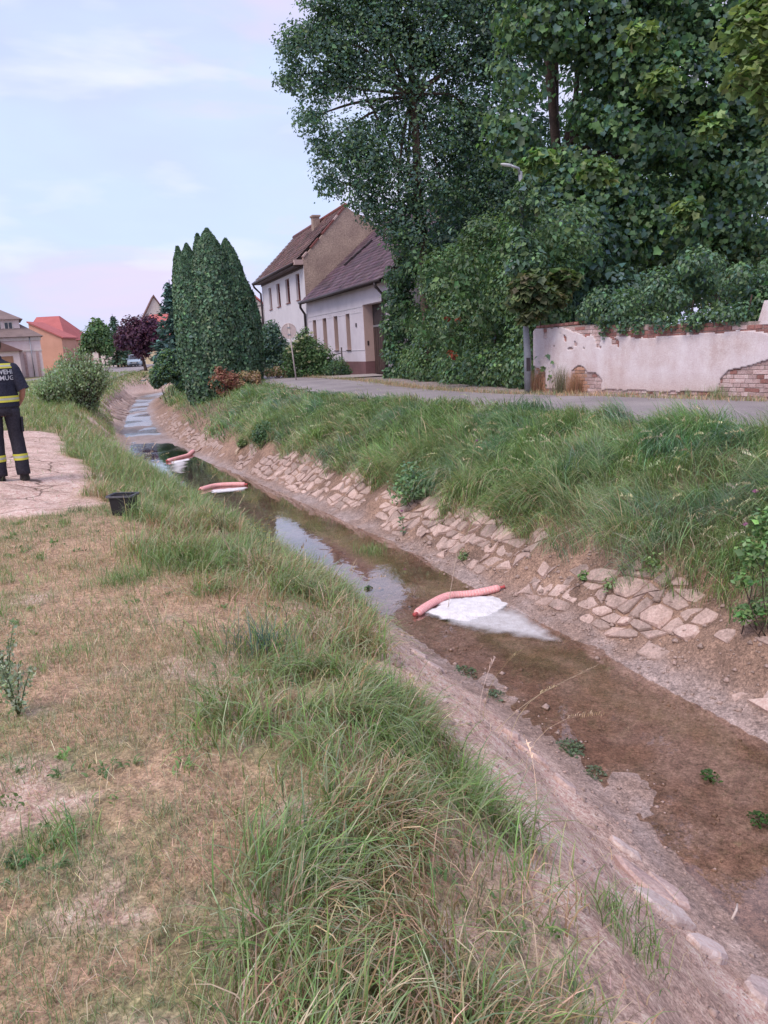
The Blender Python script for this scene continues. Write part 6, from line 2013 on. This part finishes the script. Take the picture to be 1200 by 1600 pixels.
for s_ in (-1, 1):
    LEG = [(.90, .098, -.002, .098, .13), (.80, .101, .0, .094, .118), (.68, .107, .006, .089, .105), (.56, .113, .012, .085, .095), (.46, .118, .008, .083, .09), (.34, .125, -.012, .083, .09), (.2, .130, -.026, .081, .092), (.12, .131, -.024, .082, .096), (.07, .132, -.02, .080, .095)]
    zs_ = [l_[0] for l_ in LEG][::-1]
    lr = lambda z, g, s_=s_, LEG=LEG, zs_=zs_: ering(s_ * np.interp(z, zs_, [l_[1] for l_ in LEG][::-1]), np.interp(z, zs_, [l_[2] for l_ in LEG][::-1]), z, np.interp(z, zs_, [l_[3] for l_ in LEG][::-1]) + g, np.interp(z, zs_, [l_[4] for l_ in LEG][::-1]) + g, 18, .018)
    lg = MB().loft([lr(z, 0) for z in np.linspace(.90, .07, 20)]).build('trouser_leg', NAVY2, man, True)
    band(lambda z: lr(z, .006), .255, .335, 'reflective_band', lg)
    MB().obox((s_ * .20, .0, .69), (.014, 0, .002), (0, .075, 0), (.003 * s_, 0, .085)).build('cargo_pocket', NAVY2, lg, False, .008)
    MB().obox((s_ * .205, .0, .765), (.014, 0, .002), (0, .08, 0), (0, 0, .022)).build('pocket_flap', NAVY2, lg, False, .006)
    MB().loft([ering(s_ * .134, -.02, .17, .055, .065), ering(s_ * .134, -.015, .10, .056, .072), ering(s_ * .137, .02, .06, .055, .115), ering(s_ * .139, .035, .03, .056, .135), ering(s_ * .139, .035, .0, .055, .135)]).build('boot', LEATH, man, True)
    MB().loft([ering(s_ * .139, .035, .022, .060, .140), ering(s_ * .139, .035, -.008, .060, .140)]).build('sole', LEATH, man, False)
MB().loft([ering(0, -.005, z, .204, .149, 24, .008) for z in (.925, .965)], caps=False).build('belt', LEATH, man, True)
# hair: short, cut round the ears and down to the nape
hv = []
for z, rx, ry, cy in ((1.585, .052, .045, -.028), (1.62, .080, .070, -.015), (1.66, .092, .085, -.008), (1.70, .096, .098, .002), (1.74, .093, .10, .008), (1.775, .075, .085, .012), (1.80, .045, .05, .014), (1.807, .01, .01, .014)):
    hv.append([(x, min(y, .035 + max(0, z - 1.70) * 1.4), zz_) for x, y, zz_ in ering(0, cy, z, rx, ry, 22, .02)])
MB().loft(hv).build('hair', HAIR, man, True)
for s_ in (-1, 1):
    MB().tube([(s_ * .033, .095, 1.705), (s_ * .033, .108, 1.705)], [.013, .007], 8).build('eye', LEATH, man, True)
MB().tube([(-.024, .099, 1.63), (0, .107, 1.628), (.024, .099, 1.63)], .005, 6).build('mouth', m_plain('lips', (.36, .15, .13)), man, True)
# printed lettering on the back
cu = bpy.data.curves.new('lettering', 'FONT')
cu.body = 'FEUERWEHR\nGROSS MUGL'
cu.size = .078
cu.align_x = 'CENTER'
cu.space_line = .92
cu.offset = .0012
cu.resolution_u = 2
tmp = bpy.data.objects.new('lettering_tmp', cu)
COL.objects.link(tmp)
bpy.context.view_layer.update()
me3 = bpy.data.meshes.new_from_object(tmp.evaluated_get(bpy.context.evaluated_depsgraph_get()))
bpy.data.objects.remove(tmp)
me3.materials.clear()
PRINT = m_plain('white_print', (.60, .60, .62), (.52, .52, .55), 30, .6, 0)
me3.materials.append(PRINT)
for v_ in me3.vertices:
    x, z = v_.co.x * .93, v_.co.y + 1.325
    rx = np.interp(z, [t_[0] for t_ in TOR], [t_[1] for t_ in TOR]); ry = np.interp(z, [t_[0] for t_ in TOR], [t_[2] for t_ in TOR])
    v_.co = (x, -.005 - ry * math.sqrt(max(0, 1 - (x / rx) ** 2)) * 1.02 - .006, z)
o = link('lettering', me3, man)
me3.update()

# ------------------------------------------------------------------ far houses
M['far_white'] = m_plain('far_white_render', (.76, .64, .62), (.68, .56, .54), .5, .9, .1)
M['far_wall'] = m_plain('far_cream_render', (.66, .60, .55), (.58, .52, .46), .5, .9, .1)
M['yellow_render'] = m_plain('far_yellow_render', (.62, .52, .34), (.55, .45, .30), .5, .9, .1)
M['orange_brick'] = m_plain('orange_brick_render', (.70, .38, .28), (.62, .33, .24), .8, .9, .2, bscale=20)
M['roof_grey_brown'] = m_plain('grey_brown_roof', (.25, .185, .17), (.18, .135, .13), 1.2, .9, .3, bscale=25)
M['roof_red'] = m_plain('red_roof', (.50, .15, .14), (.42, .125, .115), 1.0, .85, .2, bscale=25)
M['roof_brown'] = m_plain('brown_roof', (.24, .14, .12), (.18, .10, .09), 1.0, .85, .2, bscale=25)
def win_far(parent, x0, x1, y, z0, z1, fm=None, face='y', d=-1):
    """frame proud of the wall, pane set inside it"""
    fm = fm or M['far_wall']
    mb, e = MB(), .07
    for (a, b, c_, d_) in ((x0, x0 + e, z0, z1), (x1 - e, x1, z0, z1), (x0 + e, x1 - e, z0, z0 + e), (x0 + e, x1 - e, z1 - e, z1), ((x0 + x1) / 2 - .03, (x0 + x1) / 2 + .03, z0 + e, z1 - e)):
        if face == 'y': mb.box(a, b, y - .05, y + .03, c_, d_)
        else: mb.box(y - .05, y + .03, a, b, c_, d_)
    w = mb.build('window', fm, parent)
    p_ = MB()
    if face == 'y': p_.box(x0 + .02, x1 - .02, y - .02, y - .005, z0 + .02, z1 - .02)
    else: p_.box(y - .02, y - .005, x0 + .02, x1 - .02, z0 + .02, z1 - .02)
    p_.build('pane', M['glass'], w)
# mansard house at the left edge
c0 = at_y(68, 570, 75)
g0 = gz(c0[0], c0[1])
lh = thing('mansard_house', (c0[0], 75, 0), 'pinkish white mansard house with grey brown roof at the left edge', 'house', math.radians(26))
z_e, z_u = 4.1, 5.75
MB().box(-13, 0, 0, 9, g0 - .3, z_e).build('wall', M['far_white'], lh)
def hip(x0, x1, y0, y1, z0, x2, x3, y2, y3, z1):
    return MB().add([(x0, y0, z0), (x1, y0, z0), (x1, y1, z0), (x0, y1, z0), (x2, y2, z1), (x3, y2, z1), (x3, y3, z1), (x2, y3, z1)], [(0, 1, 5, 4), (1, 2, 6, 5), (2, 3, 7, 6), (3, 0, 4, 7), (4, 5, 6, 7), (3, 2, 1, 0)])
r_ = hip(-13.4, .35, -.35, 9.35, z_e + .01, -11.6, -1.5, 1.5, 7.5, z_e + 1.25).build('roof', M['roof_grey_brown'], lh)
MB().box(-12.4, -1.55, .9, 8, z_e + .5, z_u).build('upper_wall', M['far_white'], lh)
hip(-12.8, -1.2, .55, 8.3, z_u + .01, -8.5, -4.6, 4.1, 4.6, z_u + 1.9).build('upper_roof', M['roof_grey_brown'], lh)
for x in (-2.5, -3.5, -6.2, -7.2): win_far(lh, x - .38, x + .38, .9, 4.75, 5.55)
MB().box(-13.1, .08, -.09, -.002, z_e - .35, z_e - .02).box(-13.1, .05, -.06, -.002, 2.75, 2.87).build('cornice', M['far_wall'], lh)
for x in (-.4, -1.5, -3.3, -5.1):
    MB().box(x - .12, x + .12, -.05, -.002, g0, 2.74).build('pilaster', m_plain('pink_pilaster', (.55, .38, .35)) if 'pil' not in M else M['pil'], lh)
    M['pil'] = bpy.data.materials['pink_pilaster']
MB().tube([(-.9, -.12, z_e), (-.9, -.12, g0)], .05, 6).build('downpipe', M['metal_grey'], lh, True)
ax_ = at_y(4, 560, 70)
an = thing('garage_annex', (ax_[0], 70, 0), 'low annex with brown garage door and red roof at the left edge', 'garage', math.radians(26))
ga = gz(ax_[0], 70)
MB().box(-4, 1.4, 0, 4, ga - .3, 2.75).build('wall', M['far_white'], an)
MB().prism([(-4.2, 2.76), (1.75, 2.76), (-.8, 4.0), (-4.2, 4.0)], lambda q: (q[0], -.3, q[1]), lambda q: (q[0], 4.2, q[1])).build('roof', M['roof_brown'], an)
gd = MB().box(-.9, .85, -.04, -.002, ga, 2.35).build('garage_door', m_plain('brown_door', (.36, .20, .13), (.3, .16, .10)), an)
MB().box(-.1, .1, -.07, -.042, 1.1, 1.16).build('handle', M['metal_dark'], gd)
# orange barn with the red hipped roof, and its lower orange wing
a, b = at_y(40, 560, 95), at_y(104, 560, 95)
gb = gz(a[0], 95)
ob = thing('orange_barn', (a[0], 95, 0), 'orange barn with bright red hipped roof behind the mansard house', 'barn')
bw = b[0] - a[0]
MB().box(0, bw, 0, 9, gb - .4, 4.2).build('wall', M['orange_brick'], ob)
hip(-.3, bw + .35, -.35, 9.35, 4.21, at_y(56, 500, 99)[0] - a[0], at_y(91, 500, 99)[0] - a[0], 4.3, 4.7, 7.25).build('roof', M['roof_red'], ob)
MB().box(bw - 1.1, bw - .35, -.2, -.002, gb - .2, 4.1).build('pilaster', M['far_wall'], ob)
MB().box(bw + .002, bw + .25, 3, 4.4, gb - .2, 3.2).build('door', M['dark_wood'], ob)
q0, q1 = at_y(44, 505, 90), at_y(96, 528, 90)
wg = thing('orange_wing', (q0[0], 90, 0), 'orange brick side building with slanting wall top before the red roof', 'barn')
ww = q1[0] - q0[0]
MB().prism([(0, gb - .5), (ww, gb - .5), (ww, float(q1[2])), (0, float(q0[2]))], lambda q: (q[0], 0, q[1]), lambda q: (q[0], 4.2, q[1])).build('wall', M['orange_brick'], wg)
MB().prism([(-.1, float(q0[2]) + .045), (ww + .25, float(q1[2]) - .07), (ww + .25, float(q1[2]) + .08), (-.1, float(q0[2]) + .2)], lambda q: (q[0], -.2, q[1]), lambda q: (q[0], 4.4, q[1])).build('roof', M['roof_red'], wg)
lo = at_y(80, 558, 92)
sh = thing('small_shed', (lo[0], lo[1], 0), 'low shed with brownish red lean-to roof before the orange barn', 'shed', .35)
MB().box(-3, 2.2, 0, 3, .2, 2.4).build('wall', M['far_white'], sh)
MB().prism([(-.3, 2.42), (3.3, 3.7), (3.3, 3.6), (-.3, 2.3)], lambda q: (-3.2, q[0], q[1]), lambda q: (2.4, q[0], q[1])).build('roof', M['roof_brown'], sh)
# steep white gable beyond the plum tree
a = at_y(244, 500, 130)
st = thing('steep_gabled_house', (a[0], 130, 0), 'tall white house with very steep brown roof beyond the plum tree', 'house', math.radians(19))
MB().prism([(-3.1, .3), (3.1, .3), (3.1, 6.0), (0, 11.2), (-3.1, 6.0)], lambda q: (q[0], 0, q[1]), lambda q: (q[0], 7, q[1])).build('wall', M['far_wall'], st)
for s_ in (-1, 1):
    MB().prism([(0, 11.3), (3.5 * s_, 5.45), (3.5 * s_, 5.7), (0, 11.6)], lambda q: (q[0], -.25, q[1]), lambda q: (q[0], 7.3, q[1])).build('roof', M['roof_brown'], st)
win_far(st, -.4, .4, 0, 6.6, 7.7)
a = at_y(268, 520, 118)
rh = thing('red_roofed_house', (a[0], 118, 0), 'cream house with red tiled roof peeping between plum tree and spruce', 'house', math.radians(-12))
MB().box(-5, 6, 0, 8, .3, 5.0).build('wall', M['yellow_render'], rh)
MB().prism([(-.4, 4.9), (4, 8.1), (8.4, 4.9), (8.4, 4.7), (4, 7.85), (-.4, 4.7)], lambda q: (-5.3, q[0], q[1]), lambda q: (6.3, q[0], q[1])).build('roof', M['roof_red'], rh)
for x in (-3.4, -1.2, 1.0): win_far(rh, x - .5, x + .5, 0, 2.6, 4.0)
a = at_y(108, 545, 140)
fh = thing('distant_house', (a[0], 140, 0), 'small distant house with faded red roof between barn and trees', 'house', .2)
MB().box(-2, 7, 0, 7, .3, 3.6).build('wall', M['far_white'], fh)
MB().prism([(-.3, 3.5), (3.5, 5.6), (7.3, 3.5)], lambda q: (-2.3, q[0], q[1]), lambda q: (7.3, q[0], q[1])).build('roof', M['roof_brown'], fh)
a = at_y(180, 548, 120)
gh = thing('distant_house', (a[0], 120, 0), 'dim brown roofed house behind the light green tree', 'house', -.1)
MB().box(-7, 5, 0, 7, .3, 3.2).build('wall', M['far_white'], gh)
MB().prism([(-.3, 3.1), (3.5, 5.2), (7.3, 3.1)], lambda q: (-7.3, q[0], q[1]), lambda q: (5.3, q[0], q[1])).build('roof', M['roof_brown'], gh)
# white house right of the thujas
a = at_y(384, 452, 66)
wh = thing('white_gabled_house', (a[0], 66, 0), 'white gable with thin reddish verge between thujas and taller house', 'house', math.radians(14))
za = float(a[2])
MB().prism([(-5, .2), (5, .2), (5, za - 4.6), (0, za - .1), (-5, za - 4.6)], lambda q: (q[0], 0, q[1]), lambda q: (q[0], 10, q[1])).build('wall', M['far_wall'], wh)
for s_ in (-1, 1):
    MB().prism([(0, za - .05), (5.4 * s_, za - 4.92), (5.4 * s_, za - 4.75), (0, za + .12)], lambda q: (q[0], -.2, q[1]), lambda q: (q[0], 10.2, q[1])).build('roof', M['roof_red'], wh)
cm = MB().tube([(.3, 2, za - .6), (.3, 2, za + .7)], .14, 8).tube([(.3, 2, za + .72), (.3, 2, za + .85)], [.3, .1], 8).build('chimney', M['metal_dark'], wh, True)
win_far(wh, 2.1, 2.9, 0, 3.0, 4.2, M['dark_wood'])
# rail fence and gate pillar by the parked cars
a, b = at_y(165, 572, 98), at_y(198, 570, 104)
fn = thing('rail_fence', (a[0], a[1], gz(a[0], a[1])), 'low dark rail fence beside the street behind the cars', 'fence', math.atan2(b[1] - a[1], b[0] - a[0]))
ln = math.hypot(b[0] - a[0], b[1] - a[1]) + 1
k = 0
while k * 1.1 < ln:
    MB().box(k * 1.1 - .05, k * 1.1 + .05, -.05, .05, 0, 1.15).build('post', M['dark_wood'], fn)
    k += 1
for z in (.35, .7, 1.05): MB().box(0, ln, -.03, .03, z - .05, z + .05).build('rail', M['dark_wood'], fn)
a = at_y(195, 572, 101)
gp_ = thing('gate_pillar', (a[0], a[1], gz(a[0], a[1])), 'pale gate pillar behind the parked cars', 'pillar')
MB().box(-.9, .9, -.4, .4, 0, 2.6).build('shaft', M['yellow_render'], gp_)
MB().box(-1.0, 1.0, -.5, .5, 2.602, 2.8).build('cap', M['far_wall'], gp_)
# ------------------------------------------------------------------ parked cars
def car(px, py, Y, rz, col, lab, sc_=1.0):
    f = foot(px, py, Y)
    t = thing('parked_car', f, lab, 'car', rz, 'cars parked in the street')
    paint = m_plain('car_paint', col, tuple(c * .9 for c in col), 2, .3, 0, metallic=.2, spec=.5)
    def sec(y, hw, z0, z1, n=4):
        return [(-hw * .9, y, z0), (-hw, y, z0 + .12), (-hw, y, z1 - .18), (-hw * .93, y, z1), (hw * .93, y, z1), (hw, y, z1 - .18), (hw, y, z0 + .12), (hw * .9, y, z0)]
    S_ = [(-2.1, .70, .32, .62), (-2.0, .80, .24, .74), (-1.4, .87, .2, .86), (-.9, .88, .2, .93), (.9, .88, .2, .95), (1.7, .86, .2, .92), (2.0, .80, .26, .86), (2.08, .72, .34, .74)]
    MB().loft([sec(*q) for q in S_]).build('body', paint, t, False, .02)
    def cab(y, hw0, hw1, z0, z1): return [(-hw0, y, z0), (-hw1, y, z1), (hw1, y, z1), (hw0, y, z0)]
    MB().loft([cab(-.95, .76, .74, .925, .94), cab(-.25, .78, .60, .935, 1.40), cab(1.0, .78, .58, .945, 1.42), cab(1.75, .74, .70, .92, .94)]).build('windows', M['glass'], t)
    MB().loft([cab(-.28, .625, .60, 1.385, 1.45), cab(.4, .63, .60, 1.40, 1.48), cab(1.05, .605, .58, 1.405, 1.45)]).build('roof', paint, t, False, .015)
    for sx_ in (-1, 1):
        MB().obox((sx_ * .70, -.6, 1.16), (.025, 0, 0), (0, .37, .245), (0, -.02, .03)).build('pillar', paint, t)
        for y in (-1.3, 1.3):
            w = MB().tube([(sx_ * .72, y, .31), (sx_ * .9, y, .31)], .31, 18).build('wheel', M['black_plastic'], t)
            MB().tube([(sx_ * .902, y, .31), (sx_ * .915, y, .31)], .19, 12).build('rim', M['metal_grey'], w)
        MB().obox((sx_ * .60, -2.055, .63), (.15, .05 * sx_, 0), (0, .03, 0), (0, .01, .07)).build('headlight', m_plain('headlight', (.7, .7, .72), None, 3, .15, 0) if 'hl' not in M else M['hl'], t, False, .01)
        M['hl'] = bpy.data.materials['headlight']
        MB().obox((sx_ * .95, -.62, .98), (.09, 0, 0), (0, .05, 0), (0, 0, .06)).build('mirror', paint, t, False, .01)
        MB().obox((sx_ * .6, 2.06, .68), (.12, 0, 0), (0, .03, 0), (0, 0, .09)).build('tail_light', m_plain('tail_light', (.4, .02, .02)) if 'tl' not in M else M['tl'], t)
        M['tl'] = bpy.data.materials['tail_light']
    MB().box(-.42, .42, -2.125, -2.09, .50, .62).build('grille', M['black_plastic'], t)
    MB().box(-.55, .55, -2.13, -2.09, .30, .42).build('air_intake', M['black_plastic'], t)
    MB().box(-.26, .26, -2.15, -2.131, .44, .55).build('number_plate', M['lamp_white'], t)
    return t
car(214, 573, 94, math.radians(10), (.42, .52, .60), 'pale blue silver car parked facing the camera under the plum tree')
car(203, 572, 98.5, math.radians(10), (.35, .16, .17), 'dull red car parked just behind the pale blue one')
